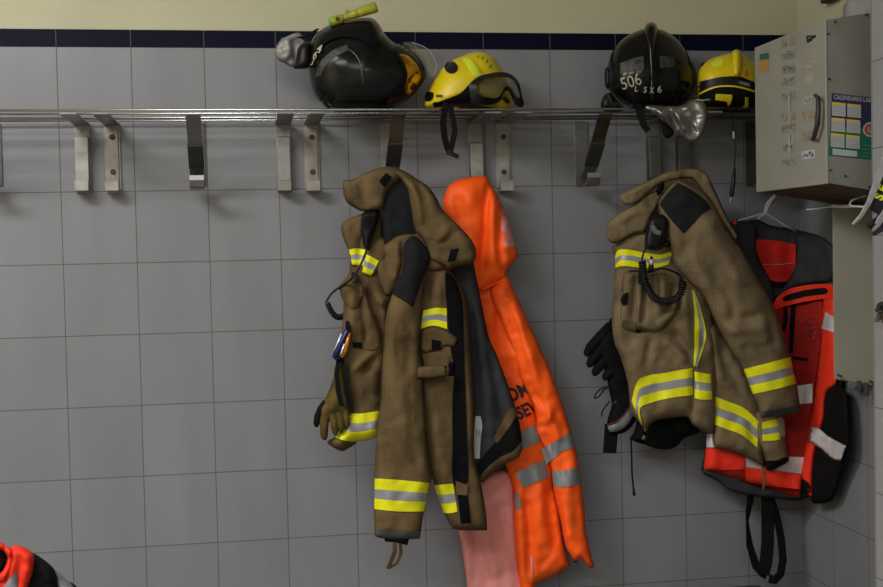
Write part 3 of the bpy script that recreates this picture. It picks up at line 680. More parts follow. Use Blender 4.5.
def frame_obj(name, outer, inner, surf, m, parent, off, th):
    """moulded frame: the outer outline minus the lens opening"""
    P, Q = smooth_poly(outer), smooth_poly(inner); n, k = len(P), len(Q)
    pts = [Vector(p) for p in P] + [Vector(p) for p in Q]
    e = [(i, (i + 1) % n) for i in range(n)] + [(n + i, n + (i + 1) % k) for i in range(k)]
    v, _, f, *_ = delaunay_2d_cdt(pts, e, [], 0, 1e-4); v = np.array([tuple(p) for p in v]); f = [t for t in f]
    c = np.array([v[list(t)].mean(0) for t in f]); ok = inside(c, P) & ~inside(c, Q); f = [tuple(t) for t, o in zip(f, ok) if o]
    ec = set((t[a], t[(a + 1) % 3]) for t in f for a in range(3)); N_ = len(v)
    V = list(surf.pts(v, off)) + list(surf.pts(v, off - th)); Fc = f + [(a + N_, c_ + N_, b + N_) for a, b, c_ in f]
    Fc += [(b, a, a + N_, b + N_) for a, b in ec if (b, a) not in ec]
    return autosmooth(obj(name, V, Fc, m, parent, False), 60)
frame_obj('goggle_frame', gf, li, GS, 'rubber', h2, .003, .026)
MB().tube(list(S2.pts([(504, 98), (506, 100), (508, 102)], .012)), .006, 8).build('strap_clip', 'rubber', h2, True)
# chin strap hanging over the front rail
cs = MB(); YR = -.284
cs.ribbon([U(446, 103, -.245), U(445, 108, YR), U(443, 123, YR), U(444.8, 138, YR), U(447.5, 148, YR), U(450, 154, YR)], .017, .003, (1, .2, 0))
cs.ribbon([U(450, 104, -.245), U(451, 109, YR - .004), U(453, 119, YR - .004), U(455, 131, YR - .004), U(452.5, 143, YR - .004), U(450, 153, YR - .004)], .015, .003, (1, -.2, 0))
cs.build('chin_strap', 'black', h2)
bk_ = MB(); bk_.ribbon([U(446, 152.5, YR - .002), U(451, 153.5, YR - .003), U(458.5, 157, YR - .002)], .012, .006, (.2, 0, 1)); bk_.build('buckle', 'rubber', h2)

# black helmet 506
h3 = thing('fire_helmet', 'black fire helmet painted 506 with silver neck flap hanging over the rail', 'helmet', U(650, 112, YH))
o3 = [(606.5, 84), (608.5, 62), (615, 47.5), (627, 36), (643, 29), (655, 28), (668, 32.5), (680, 42.5), (689.5, 57), (695, 77), (692.5, 92), (683, 104), (668, 109), (650, 111), (631, 108.5), (612, 95)]
S3 = Shell('shell', o3, (650.5, 74), YH, .115, .11, 'hblack', h3, pw=2.1, ridge=[([(617, 64), (618, 52), (626, 40.5), (643, 33)], 2.2, .003), ([(659, 33), (674, 38), (684, 48), (687.5, 60)], 2.2, .003)])
CO = [(643.5, 37), (644.5, 27.5), (647.5, 23.2), (651, 22), (654.8, 23.2), (657.6, 27.5), (658, 37), (656.6, 58), (655, 80), (653.8, 101), (650.4, 101), (649, 80), (646.6, 58)]
Sheet('comb', CO, YH - .07, .055, 7.5, 'hblack', h3, noise=0, back=1.6, tilt=(0, -.0008), res=2.2)
patchs('reflective_tape', S3, [(620, 63.4, 1), (632, 58.6), (643.3, 56.2, 1), (644.2, 70, 1), (632, 71), (620.4, 74, 1)], 'worn', h3, off=.0015)
patchs('reflective_tape', S3, [(659.8, 56.2, 1), (667, 56.2), (673.5, 57.4, 1), (674.2, 67.2, 1), (666, 67.6), (660, 68.2, 1)], 'worn', h3, off=.0015)
text('number', S3, '506', (631.0, 82), 12.0, -17, 'cream_ink', h3, off=.003, sx=.84)
text('number', S3, 'L', (636.2, 89.2), 5.2, 6, 'paperw', h3, off=.003, sx=.9, bold=.02)
text('number', S3, '5', (645.3, 90.2), 5.8, 4, 'paperw', h3, off=.003, sx=.9, bold=.015)
text('number', S3, 'X', (651.8, 90.6), 6.0, 4, 'paperw', h3, off=.034, sx=.7, bold=.01)
text('number', S3, '6', (659.4, 89.8), 7.0, 2, 'paperw', h3, off=.003, sx=.95, bold=.015)
for pts in ([(604.8, 70), (607.5, 66.6), (611, 68), (611, 88), (607, 89), (604.8, 84)], [(689, 62), (692, 62), (696.2, 72), (696, 84), (692, 87), (689, 80)]):
    Sheet('side_boss', pts, YH - .02, .02, 3, 'rubber', h3, noise=0, res=2)
patchs('rim', S3, [(613, 93), (631, 102), (650, 104.5), (668, 104), (681, 100), (689, 95), (684, 103), (668, 108.5), (650, 110.5), (631, 108), (614, 97)], 'rubber', h3, off=.004, th=.008)
Sheet('chin_guard', [(600.5, 107), (602, 99), (606, 93.5), (611, 93), (617, 100), (626, 108), (622, 111), (604, 111)], YH - .05, .03, 5, 'rubber', h3, noise=.003)
cord('liner_wire', [(608, 94, YH - .10), (611, 101, YH - .11), (613.5, 104.5, YH - .11), (618, 103.5, YH - .11), (626, 108.5, YH - .115), (632, 105, YH - .12)], .0013, 'worn', h3, 5)
YN = -.295
Sheet('neck_flap', [(642, 106.5), (655, 105), (668, 106), (678, 106), (686, 103), (692, 99.6), (698.7, 99.4), (704, 102.3), (707, 110.5), (707, 121.4), (703.5, 132), (697, 140.4), (690, 142), (684, 137), (679, 132), (671.5, 127.6), (662, 120.5), (653, 113)], YN + .01, .016, 6, 'foil', h3, noise=.012, nsc=11, res=2,
      folds=[([(672, 107), (678, 118), (686, 134)], 2.6, .02), ([(668, 106), (673, 117), (683, 137)], 2.6, -.02), ([(682, 106), (688, 116), (693, 128), (694, 138)], 3, -.018), ([(684, 104), (691, 118), (697, 132)], 2.6, .014), ([(655, 108), (667, 119)], 3, .012)])
cord('flap_hem', [(697, 99.6, YN), (703, 100.5, YN - .005), (708, 99.5, YN - .006), (710, 100.5, YN - .004)], .003, 'foil', h3, 6)
cs = MB(); cs.ribbon([U(638, 105, -.25), U(640, 110, YN + .006), U(641.5, 118, YN + .004), U(644, 126, YN + .002), U(648.5, 131, YN)], [.026, .024, .019, .017, .017], .003, (1, -.2, 0)); cs.build('chin_strap', 'black', h3)
Sheet('liner_flap', [(656, 114), (662, 117), (669, 126), (674.5, 133), (671, 137), (665.5, 138.5), (662, 132), (661, 124)], YN + .03, .006, 3, 'black', h3, noise=.002)

# second yellow helmet
h4 = thing('rescue_helmet', 'yellow rescue helmet marked with a red 6 against the wall cabinet', 'helmet', U(735, 112, YH))
o4 = [(697, 84), (697.6, 74), (701, 67), (708, 60.6), (716, 56.8), (731, 53), (741, 53), (750.4, 59.5), (758, 65), (766, 78), (768, 92), (763, 106), (752, 111.5), (735, 112.5), (715, 111.5), (704, 109), (698, 98)]
S4 = Shell('shell', o4, (734, 84), YH, .095, .095, 'hyellow', h4, pw=2.3)
Sheet('comb', [(731, 60), (732, 52), (735.4, 49.6), (739.5, 50.2), (742, 54), (743, 62), (741, 76), (737, 78), (732.5, 76)], YH - .075, .03, 5, 'hyellow', h4, noise=0, back=1.6, tilt=(0, -.0007), res=2.2)
patchs('inner_liner', S4, [(699, 95), (716, 86.6), (739, 87), (757, 92), (766, 96), (763, 105), (752, 110.5), (735, 111.6), (715, 110.6), (705, 108)], 'black', h4, off=.003, th=.006)
patchs('brim_band', S4, [(697, 83.5), (709, 79.4), (722, 76.8), (740, 76.6), (752, 81), (765, 87), (765.5, 96), (752, 90.4), (739.5, 87), (727, 86), (715, 87), (704, 91), (698, 94.5)], 'rubber', h4, off=.004, th=.007)
patchs('brim_trim', S4, [(695, 95.6), (704, 90.4), (716, 86.2), (728, 85.2), (740, 86.4), (753, 90), (765, 95), (765, 96.4), (752, 91.6), (739.5, 88), (728, 86.8), (716, 87.8), (705, 92), (695, 97.2)], 'hyellow', h4, off=.007, th=.006, res=2)
patchs('clip', S4, [(715.6, 94, 1), (732.2, 94.6, 1), (732.2, 98, 1), (729.6, 106, 1), (727.6, 106, 1), (727, 101.6, 1), (715.2, 100, 1)], 'hyellow', h4, off=.012, th=.012)
patchs('clip', S4, [(745.2, 97, 1), (748.6, 97.4, 1), (748, 110, 1), (743.4, 110, 1), (742.8, 106.6, 1), (744.6, 106, 1)], 'hyellow', h4, off=.012, th=.012)
text('number', S4, '6', (746.6, 73.4), 7.6, 5, 'inkred', h4, off=.003, sx=.8)
text('number', S4, 'L', (739.2, 72.5), 5.2, 3, 'inkred', h4, off=.032, sx=.5)
patchs('name_label', S4, [(737, 80, 1), (752, 83.6, 1), (752, 88, 1), (737.2, 84, 1)], 'worn', h4, off=.006)
text('label_lettering', S4, 'ROSENB', (744.6, 83.9), 2.4, 14, 'paperw', h4, off=.0082, sx=.75)
patchs('reflective_sticker', S4, [(711, 60), (716, 57.8), (722, 57.6), (721.6, 66), (713, 67), (711, 64)], 'lime', h4, off=.0015)
Sheet('rear_knob', [(701, 64), (703, 62), (706, 63), (706, 67), (702, 68)], YH - .01, .012, 2.5, 'rubber', h4, noise=0, res=2)

# black lead with a jack plug hanging behind the front rail
jl = thing('jack_lead', 'thin black audio lead with a jack plug hanging from the rack beside the yellow helmet', 'cable', U(733, 112, -.22))
cord('cable', [(731, 108, -.20), (733, 118, -.225), (734, 130, -.225), (735.5, 146, -.225), (735, 158, -.225), (734.2, 170, -.225)], .0021, 'rubber', jl, 6)
MB().tube([U(734.6, 168, -.225), U(733.6, 180, -.225), U(731.6, 194, -.225), U(731.2, 197, -.225)], [.003, .0062, .0072, .004], 10).build('plug_body', 'rubber', jl, True)
MB().tube([U(731.2, 196.5, -.225), U(730.2, 202.5, -.225)], .0024, 8).build('jack_tip', 'silver', jl, True)
MB().tube([U(733.4, 131.5, -.225), U(733.8, 139, -.225)], .0030, 8).build('cable_label', 'paperw', jl, True)

# ================================================================== FIRE JACKET 1 (left)
Y1 = -.215
j1 = thing('fire_jacket', 'tan fire jacket in front of the orange jacket, open with grey lining showing', 'jacket', U(430, 180, -.10))
# grey lining of the open right front
LI = Sheet('lining', [(448, 262), (470, 258), (476.7, 279), (482, 305), (489, 338), (495.5, 352), (504, 374), (512.5, 398), (517.6, 415), (521, 432), (522.6, 449, 1), (518.2, 457.5), (501, 466), (482.4, 483.5, 1), (472, 470), (462, 420), (458, 340), (450, 290)], Y1 + .045, .016, 7, 'lining', j1, noise=.008, nsc=22, back=.6,
     folds=[([(474, 290), (486, 360), (492, 450)], 6, .010), ([(484, 330), (500, 400), (510, 440)], 4, -.008), ([(470, 300), (478, 400)], 4, -.008)])
patchs('lining_skirt', LI, [(500.5, 437), (506.5, 430), (517, 417), (520.5, 431), (522, 447), (517, 453.5), (500, 461.5), (483.5, 477), (477, 466), (484, 455)], 'black', j1)
patchs('lining_binding', LI, [(511, 407.5), (517, 413.5), (507, 430), (496.5, 443), (494.5, 437), (500, 426)], 'brown2', j1, off=.004)
patchs('hem_facing', LI, [(522.2, 440, 1), (522.3, 449, 1), (518, 457.2), (501, 465.6), (482.6, 482.8, 1), (479, 478, 1), (486, 469), (500, 457.5), (514, 450.5)], 'brown2', j1, off=.004)
lb = patchs('care_label', LI, [(475.3, 416, 1), (480.4, 416.2, 1), (482.2, 425), (480.6, 440), (479.6, 458.4, 1), (474.6, 458.6, 1), (474, 440)], 'white', j1, off=.005)
text('lettering', LI, 'OS', (478.0, 433), 4.2, 82, 'inkgrey', lb, off=.0075, bold=-.01)
# left front and left sleeve
LB = Sheet('left_front', [(352, 232), (372, 212), (384, 212), (386, 245), (404, 258), (402, 290), (392, 312), (388, 330), (387, 372), (385, 400), (380, 434), (377, 436.4, 1), (368, 440), (353, 443), (344.6, 450.8), (337.7, 450), (327, 442), (334.5, 436.8), (341, 426), (349, 413), (350.5, 400), (347, 386), (344, 372), (338, 356), (341, 337), (342.4, 325), (343.2, 298), (339, 288), (349, 272)],
     Y1 + .03, .045, 14, 'brown', j1, noise=.007, nsc=17, folds=[([(359, 272), (361, 300), (366, 332), (364, 352)], 2.6, -.012), ([(365, 284), (373, 306), (382, 328), (386, 348)], 2.6, -.034), ([(376, 290), (386, 318), (388, 336)], 5, .010), ([(348, 292), (352, 320), (351, 350)], 5, .009), ([(376, 356), (368, 366), (366, 374)], 3, -.014), ([(352, 372), (362, 362), (378, 352)], 4, .010), ([(354, 405), (364, 385)], 6, .006), ([(383, 372), (380, 400)], 4, -.012), ([(375, 270), (380, 300), (392, 300)], 6, .010)])
patchs('pocket_flap', LB, [(339.8, 288), (352, 277), (361, 284), (361, 303), (352, 308), (345, 304)], 'brown2', j1, off=.006, th=.008)
patchs('velcro_tab', LB, [(352.5, 342, 1), (362, 342.6, 1), (362.4, 348.6, 1), (353, 347.6, 1)], 'velcro', j1)
patchs('sleeve_flap', LB, [(362, 335, 1), (378, 337, 1), (378, 347), (370, 350), (363, 348)], 'brown2', j1, off=.004)
band('reflective_band', LB, [(349.6, 413.4), (362, 413.4), (380.5, 410.6)], [(334.8, 437.6), (350, 441.5), (368, 439.6), (378, 435.2)], j1)
patchs('cuff_binding', LB, [(327.2, 441.8), (334, 438.5), (347, 442.6), (357, 442.2), (346, 449.6), (337.7, 449.6)], 'brown2', j1, off=.004)
CF = Sheet('chest_flap', [(341, 227.5), (344, 222), (348.7, 218.6), (362.4, 213.7), (379, 209), (384, 225), (381, 244), (372, 254), (366.5, 269), (358, 266.4), (352, 266), (348, 250), (343.6, 239)], Y1 - .005, .022, 7, 'brown', j1, noise=.005, folds=[([(366, 222), (362, 245), (358, 264)], 4, -.008)])
band('reflective_band', CF, [(348.6, 249.6), (358, 248.4), (370, 250.8)], [(352, 264.8), (358, 265.6), (364, 266.6)], j1, nu=14)
FB = Sheet('front_edge', [(366, 250), (374, 238), (386, 236), (389, 250), (384, 268), (371, 277.5), (362, 273)], Y1 - .012, .026, 6, 'brown', j1, noise=.003)
band('reflective_band', FB, [(366.4, 254.5), (372, 257), (379, 261)], [(362, 271.8), (366, 274), (371, 276.2)], j1, nu=12)
# right front hanging beside the sleeve
RF = Sheet('right_front', [(418, 244), (432, 240), (446, 252), (451.5, 272), (463, 291), (468.4, 322), (470.9, 356), (473.5, 402), (473.8, 427), (474.6, 461), (479.5, 478), (481.4, 485), (486.4, 516), (487.2, 530.2, 1), (470, 530.6), (459, 530), (452.3, 527.7), (444, 512.6), (435.4, 487), (428, 464), (422, 420), (416, 367), (412, 320), (416, 280)],
     Y1, .028, 9, 'brown', j1, noise=.007, nsc=19, folds=[([(441, 268), (437, 300)], 6, .009), ([(430, 262), (426, 300)], 5, -.008), ([(424, 410), (427, 440), (433, 470)], 4, -.010), ([(436, 380), (438, 440), (446, 480)], 7, .006), ([(470, 340), (471.5, 420), (474, 470)], 2.6, .006)])
patchs('hook_tape_strip', RF, [(445.4, 273), (451, 274.5), (458, 286), (462, 300), (463.4, 322), (464, 345), (465.6, 398), (466.8, 430), (467.8, 482), (461, 484.5), (453.4, 484.5), (452.5, 440), (452.5, 400), (454, 372), (450, 345), (447.8, 320)], 'velcro', j1, off=.0035)
patchs('hook_tape_patch', RF, [(457.2, 494, 1), (467.6, 494, 1), (471, 522.6, 1), (460.8, 523.6, 1)], 'velcro', j1, off=.0035)
patchs('fly_tab', RF, [(455.6, 480.7, 1), (467.8, 485, 1), (466.8, 495.5, 1), (456.4, 494.6, 1)], 'brown2', j1, off=.007, th=.006)
band('reflective_band', RF, [(423.5, 310.4), (435, 308), (446.6, 308.2)], [(420, 329), (433, 325.6), (447, 329)], j1)
band('reflective_band', RF, [(433.8, 485.2), (444, 484.4), (453.2, 483.6)], [(443.8, 513), (450, 513.2), (457.4, 511.6)], j1)
# pocket flap and straps over the right front
PF = Sheet('pocket_flap', [(421, 330, 1), (434, 326), (444, 329), (458, 338, 1), (455.2, 348.4, 1), (446, 346), (441, 350, 1), (424, 353.6, 1), (419.6, 348, 1)], Y1 - .034, .007, 3, 'brown2', j1, noise=.002)
patchs('hook_tape_square', PF, [(431.6, 339.4, 1), (441, 341, 1), (441, 349.6, 1), (431.6, 349.4, 1)], 'velcro', j1)
PS = Sheet('pocket_side', [(421, 348), (430, 350), (440, 348), (449.5, 352), (452, 368), (449, 378), (441, 376), (424, 374), (422, 360)], Y1 - .028, .008, 4, 'brown2', j1, noise=.004)
Sheet('strap', [(416, 367, 1), (436.4, 365, 1), (447, 366, 1), (447, 376.5, 1), (435.8, 378, 1), (416.6, 379, 1)], Y1 - .066, .006, 2.6, 'brown2', j1, noise=.001)
Sheet('strap_end', [(446.4, 362.4, 1), (454.6, 362, 1), (454.2, 375.4, 1), (447, 376.8, 1)], Y1 - .034, .005, 2.4, 'velcro', j1, noise=0)
# centre sleeve
SCP = Sheet('sleeve', [(404, 243), (413, 235.5), (425.4, 245), (431.4, 256.3), (424, 284), (422.5, 305), (421, 330), (420, 350), (422, 367), (424.4, 408), (427, 444), (432, 476), (430, 484), (424, 511.5), (419.9, 538.8, 1), (400, 539.6), (384, 538.8), (374.7, 536.2, 1), (374, 509), (374.7, 466), (378, 420), (381, 396), (381.8, 371), (383.5, 348.5), (384.4, 328.6), (387, 311.6), (392, 294.5), (401, 268)],
     Y1 - .044, .036, 20, 'brown', j1, noise=.007, nsc=20, folds=[([(390, 320), (393, 360), (391, 410)], 5, .006), ([(411, 320), (408, 370), (414, 420)], 5, -.006), ([(404, 390), (402, 450), (398, 475)], 7, .007), ([(386, 430), (385, 470)], 4, -.005), ([(420, 380), (421, 430)], 4, -.008), ([(414, 456), (420, 472)], 4, -.006)])
patchs('shoulder_panel', SCP, [(413.5, 236), (425, 245.4), (431, 256.2, 1), (426, 272), (420.8, 284.3), (413, 307.3, 1), (403, 300.5), (391.9, 293.9, 1), (397.5, 281), (402.6, 267), (404.4, 244)], 'navy', j1)
band('reflective_band', SCP, [(374.6, 478.4), (400, 480), (429.6, 483)], [(374.2, 509), (398, 511.4), (424.2, 511.4)], j1)
patchs('cuff', SCP, [(375, 529.2, 1), (398, 531), (421.2, 530.8, 1), (420.2, 538.2, 1), (400, 539), (375, 535.8, 1)], 'char', j1)
Sheet('wristlet', [(383.6, 536, 1), (410, 536, 1), (407.4, 545.4, 1), (398, 543), (385, 541.6, 1)], Y1 - .04, .02, 4, 'black', j1, noise=0)
lp = MB(); lp.ribbon([U(394.5, 543, Y1 - .045), U(395, 551, Y1 - .05), U(391.5, 560, Y1 - .05), U(388, 568.6, Y1 - .045)], .012, .003, (1, .3, 0))
lp.ribbon([U(400.5, 543, Y1 - .04), U(401, 553, Y1 - .03), U(397, 563, Y1 - .03), U(388, 568.6, Y1 - .042)], .010, .003, (1, -1.2, 0)); lp.build('thumb_loop', 'brown2', j1)
# upper body, dark yoke and collar
UB = Sheet('shoulder', [(379, 205), (384, 182), (395, 170), (408, 174), (430, 198), (444, 240), (446, 268), (432, 272), (418, 262), (405, 270), (396, 290), (386, 296), (376, 270), (381, 236)], Y1 - .022, .024, 11, 'brown', j1, noise=.005, nsc=18, folds=[([(397, 240), (398, 262), (394, 285)], 4, .011), ([(384, 250), (388, 275)], 4, -.008), ([(402, 240), (404, 262)], 3, -.010)])
patchs('yoke_panel', UB, [(399.9, 179.6), (405, 184), (409, 192), (411, 203), (413.5, 213), (416, 233.6, 1), (405, 234), (396.5, 236), (384.6, 244.6, 1), (381.4, 238), (381.4, 223), (384.6, 199), (389.7, 188)], 'navy', j1)
CL = Sheet('collar', [(343.4, 179.8, 1), (352, 179.4), (364, 173.6), (379, 167.7), (391, 166.8), (400, 170), (400.5, 179.6), (390.5, 187), (385.5, 198), (383, 208), (372, 211), (360.7, 211), (352, 206.5), (346.6, 202), (342.8, 191)], Y1 - .045, .026, 8, 'brown', j1, noise=.005, folds=[([(346, 181), (345.6, 192), (351, 204)], 2.4, .007), ([(362, 176), (364, 195), (372, 208)], 6, -.007), ([(352, 182), (356, 200)], 5, .004)])
patchs('collar_tab', CL, [(378.8, 181, 1), (386, 172.8, 1), (392, 177, 1), (384.8, 188, 1)], 'velcro', j1)
CR = Sheet('collar', [(389, 167), (403, 170.4), (415, 177.6), (427, 185.6), (436, 196.6), (442.5, 209.4), (459.5, 226.5), (471.5, 240), (475.7, 250), (475.2, 260.5), (468, 264.8), (456, 266.6), (448.4, 270), (444, 265.6), (431, 260), (425.6, 245), (415.4, 230), (411, 208), (407, 189), (400, 179.6), (391, 175)], Y1 - .045, .03, 9, 'brown', j1, noise=.005, nsc=15,
     folds=[([(404, 172), (418, 185), (424, 198), (428, 205)], 3, -.013), ([(410, 180), (418, 205), (421, 228)], 4, .010), ([(398, 172), (412, 190)], 3, .008), ([(424, 232), (436, 240), (446, 234), (448, 222)], 4, .008), ([(428, 238), (440, 243), (450, 236)], 2.2, -.008), ([(456, 232), (470, 250)], 6, .006)])
patchs('collar_tab', CR, [(450.8, 249.6, 1), (458.9, 248.2, 1), (455.2, 261, 1), (447.2, 262, 1)], 'velcro', j1)

# speaker microphone clipped on jacket 1
m1 = thing('radio_microphone', 'black radio speaker microphone on the left tan jacket, its cord looping out', 'microphone', U(370, 225, Y1 - .05))
m1.location = U(370, 250, Y1 - .06)
S = Sheet('body', [(362.6, 213), (371, 210.4), (379.2, 210.6, 1), (379, 218), (376, 229), (371.6, 241), (369, 250.4), (365, 249.6), (361.8, 238), (361, 226)], Y1 - .048, .020, 6, 'rubber', m1, noise=0, back=.8)
patchs('grille', S, [(364.5, 217), (372, 215), (375, 219), (372, 228), (366, 230), (363.6, 224)], 'black', m1, off=.003)
cord('cord', [(367, 249, Y1 - .06), (362, 262, Y1 - .06), (354, 276, Y1 - .055), (346, 283, Y1 - .03), (338, 288.4, Y1 + .01), (331, 294, Y1 + .02), (325.6, 303, Y1 + .02)], .0030, 'rubber', m1, 6)
cord('coiled_cord', [(327.5, 303, Y1 + .02), (330, 309, Y1 + .02), (334, 315, Y1 + .02), (339, 317.4, Y1 + .03), (345, 315.5, Y1 + .045)], .0022, 'rubber', m1, 5, coil=(15, .0065))
patchs('clip', LB, [(351.6, 272), (356.5, 273), (357, 281), (352.6, 282)], 'rubber', m1, off=.012, th=.01)

# olive leather glove with thumb, hanging at the left sleeve
g1 = thing('work_glove', 'olive leather work glove hanging fingers down at the left edge of the tan jacket', 'glove', U(333, 380, Y1 + .02))
YG = Y1 - .012
Sheet('palm', [(335.5, 366), (342, 364), (346, 378), (350, 400), (350.4, 414), (344, 421), (336, 420), (328, 422), (320.6, 420), (320, 408), (327.4, 394), (333.4, 378)], YG, .020, 9, 'olive', g1, noise=.004, nsc=10, folds=[([(331, 412), (335, 400), (340, 392)], 3, .006), ([(328, 400), (336, 408)], 2.5, -.005)])
def finger(name, pts, r, m, par): MB().tube([U(*p) for p in pts], r, 10).build(name, m, par, True)
finger('thumb', [(326, 402, YG - .004), (321, 409, YG), (317.8, 417, YG), (316.4, 424, YG), (316.8, 427, YG)], [.010, .0105, .0105, .0085, .004], 'black', g1)
finger('finger', [(326, 412, YG - .006), (324.4, 421, YG - .006), (324, 431, YG), (324.4, 437, YG), (325, 440, YG)], [.0125, .0125, .0115, .0095, .004], 'olive', g1)
finger('finger', [(333, 414, YG - .012), (334.4, 424, YG - .012), (335.4, 431, YG - .008), (335.8, 435.4, YG - .006)], [.0115, .0110, .0095, .004], 'olive', g1)
finger('finger', [(338.5, 412, YG - .012), (340.6, 422, YG - .016), (341.4, 428, YG - .014), (341.4, 432.6, YG - .012)], [.0115, .0110, .0095, .004], 'olive', g1)
finger('finger', [(344.5, 410, YG - .008), (346, 418, YG - .012), (346.6, 424, YG - .012), (346.4, 428, YG - .01)], [.0110, .0105, .009, .004], 'olive', g1)
lp = MB(); lp.ribbon([U(338.6, 358, YG - .016), U(336.4, 374, YG - .024), U(338, 392, YG - .026), U(341.4, 405, YG - .024)], .011, .003, (1, 0, 0)); lp.build('strap', 'black', g1)
lp = MB(); lp.ribbon([U(342, 358, YG - .016), U(344.4, 376, YG - .026), U(347.4, 394, YG - .026), U(350, 409, YG - .02)], .012, .003, (1, 0, 0)); lp.build('strap', 'black', g1)
# carabiner holding the glove
k1 = thing('carabiner', 'blue and orange carabiner above the olive glove', 'carabiner', U(341, 345, YG - .03))
yk = YG - .03
MB().tube([U(349.4, 328, yk), U(346.6, 332, yk), U(341.6, 343, yk), U(336.6, 353, yk), U(335, 357, yk), U(337, 359.4, yk), U(341, 357, yk)], [.005, .0075, .0085, .0085, .0075, .006, .005], 8).build('spine', 'carab_b', k1, True)
MB().tube([U(349.6, 333, yk), U(347.4, 341, yk), U(345, 350, yk), U(342, 356.6, yk)], [.004, .0065, .007, .005], 8).build('gate', 'carab_o', k1, True)
MB().tube([U(341.8, 334, yk + .012), U(338.6, 342, yk + .012), U(335, 351, yk + .012)], .0040, 8).build('key_bar', 'silver_hi', k1, True)
MB().tube([U(344.6, 344, yk - .008), U(342.6, 349.5, yk - .008), U(341, 354, yk - .008)], .0028, 8).build('pin', 'silver_hi', k1, True)
cord('cord_loop', [(349, 329, yk), (349, 324, yk + .004), (347, 322, yk + .006), (346.8, 329, yk + .004)], .0035, 'black', k1)

# ================================================================== ORANGE RAIN JACKET
YO = -.06
oj = thing('rain_jacket', 'bright orange hooded rain jacket with grey bands hanging behind the fire jacket', 'jacket', U(485, 180, -.05))
PK = Sheet('inner_lining', [(448, 466), (470, 466), (483, 474), (496, 472), (506, 470.6), (514, 477.7), (516, 504), (519.4, 546.7), (524, 574), (528, 600), (500, 604), (470, 602), (466, 580), (462, 550), (457.7, 530), (452, 500)], YO, .022, 8, 'pink', oj, noise=.007, nsc=20,
     folds=[([(474, 520), (476, 560), (470, 598)], 5, -.007), ([(490, 490), (488, 540), (498, 590)], 6, .008), ([(500, 500), (506, 540)], 4, -.008), ([(478, 540), (490, 590)], 5, -.006), ([(508, 560), (512, 595)], 5, .006)])
BO = Sheet('body', [(466, 282), (484, 276), (507, 276), (513, 300), (521, 340), (531, 380), (541, 425), (553, 459), (554, 486), (560, 512), (563.6, 541), (570.2, 566, 1), (553, 576.5), (536.4, 584), (534, 592), (527, 606), (521, 592), (515.6, 560), (513, 520), (512.6, 490), (507, 470), (498, 430), (488, 380), (480, 330)],
     YO - .015, .034, 12, 'orange', oj, noise=.008, nsc=16, folds=[([(497, 290), (500, 340), (512, 380)], 4, -.009), ([(506, 288), (516, 350), (522, 380)], 5, .010), ([(530, 440), (540, 490), (536, 560)], 5, .006), ([(552, 470), (550, 510), (557, 555)], 5, -.010), ([(524, 490), (530, 530), (529, 580)], 3.2, -.010), ([(519, 480), (521, 530), (524, 590)], 2.6, .006), ([(541, 500), (546, 550)], 5, .007), ([(558, 555), (540, 574)], 3, .005)])
band('reflective_band', BO, [(516, 436), (524, 430.5), (536, 424)], [(518, 451.5), (527, 447), (541, 441.5)], oj, ('silver_o',), (0, 1))
band('reflective_band', BO, [(515.4, 473), (528, 467), (545, 459.6)], [(523, 488), (533, 483.6), (548, 477.5)], oj, ('silver_o',), (0, 1))
band('reflective_tab', BO, [(514.6, 493), (519.4, 493)], [(515, 509.4), (520.8, 509)], oj, ('silver_o',), (0, 1), nu=8)
text('lettering', BO, 'BOMBE', (521.5, 391.4), 13, -24, 'ink', oj, off=.004, bold=.03, sx=.80)
text('lettering', BO, 'SEVI', (528.5, 409.6), 12.4, -24, 'ink', oj, off=.004, bold=.03, sx=.80)
zp = MB(); zp.tube(list(BO.pts([(531.4, 556), (532, 566), (533, 578)], .003)), .0035, 6); zp.build('zip_pull', 'pink', oj, True)
SO = Sheet('sleeve', [(490, 292), (500, 279), (507.4, 276), (514, 290.7), (527.7, 319.7), (541.4, 350), (555, 382.4), (568.6, 423.3), (576, 450.5), (581.3, 481), (585, 515), (585.8, 530), (590, 549), (594.2, 567, 1), (591, 568.4), (585.8, 564), (580.4, 559.6), (575.5, 563, 1), (566, 546.5), (561, 522), (554, 492), (551.5, 470), (546, 452), (540.5, 440), (536.4, 432), (536, 418), (532, 402), (522, 382), (512, 350), (500, 318)],
     YO - .05, .036, 13, 'orange', oj, noise=.008, nsc=15, folds=[([(512, 300), (528, 350), (540, 392)], 5, .009), ([(506, 300), (520, 345), (527, 372)], 4, -.009), ([(530, 390), (545, 410), (538, 432)], 3.4, -.014), ([(540, 400), (556, 430), (562, 446)], 4, .009), ([(536, 424), (546, 420), (550, 412)], 3.2, .012), ([(543, 432), (552, 450)], 3, -.010), ([(558, 470), (566, 520), (572, 550)], 6, .008), ([(556, 490), (562, 520)], 4, -.008), ([(574, 480), (578, 530)], 5, -.006), ([(536, 410), (528, 395)], 3, .008)])
band('reflective_band', SO, [(541, 448.5), (552, 443), (571.4, 432)], [(546, 464.4), (556, 457), (561, 452), (575.6, 447)], oj, ('silver_o',), (0, 1))
band('reflective_band', SO, [(551.6, 471), (564, 470.4), (578.6, 467.4)], [(553.6, 486.6), (566, 487), (581.4, 483)], oj, ('silver_o',), (0, 1))
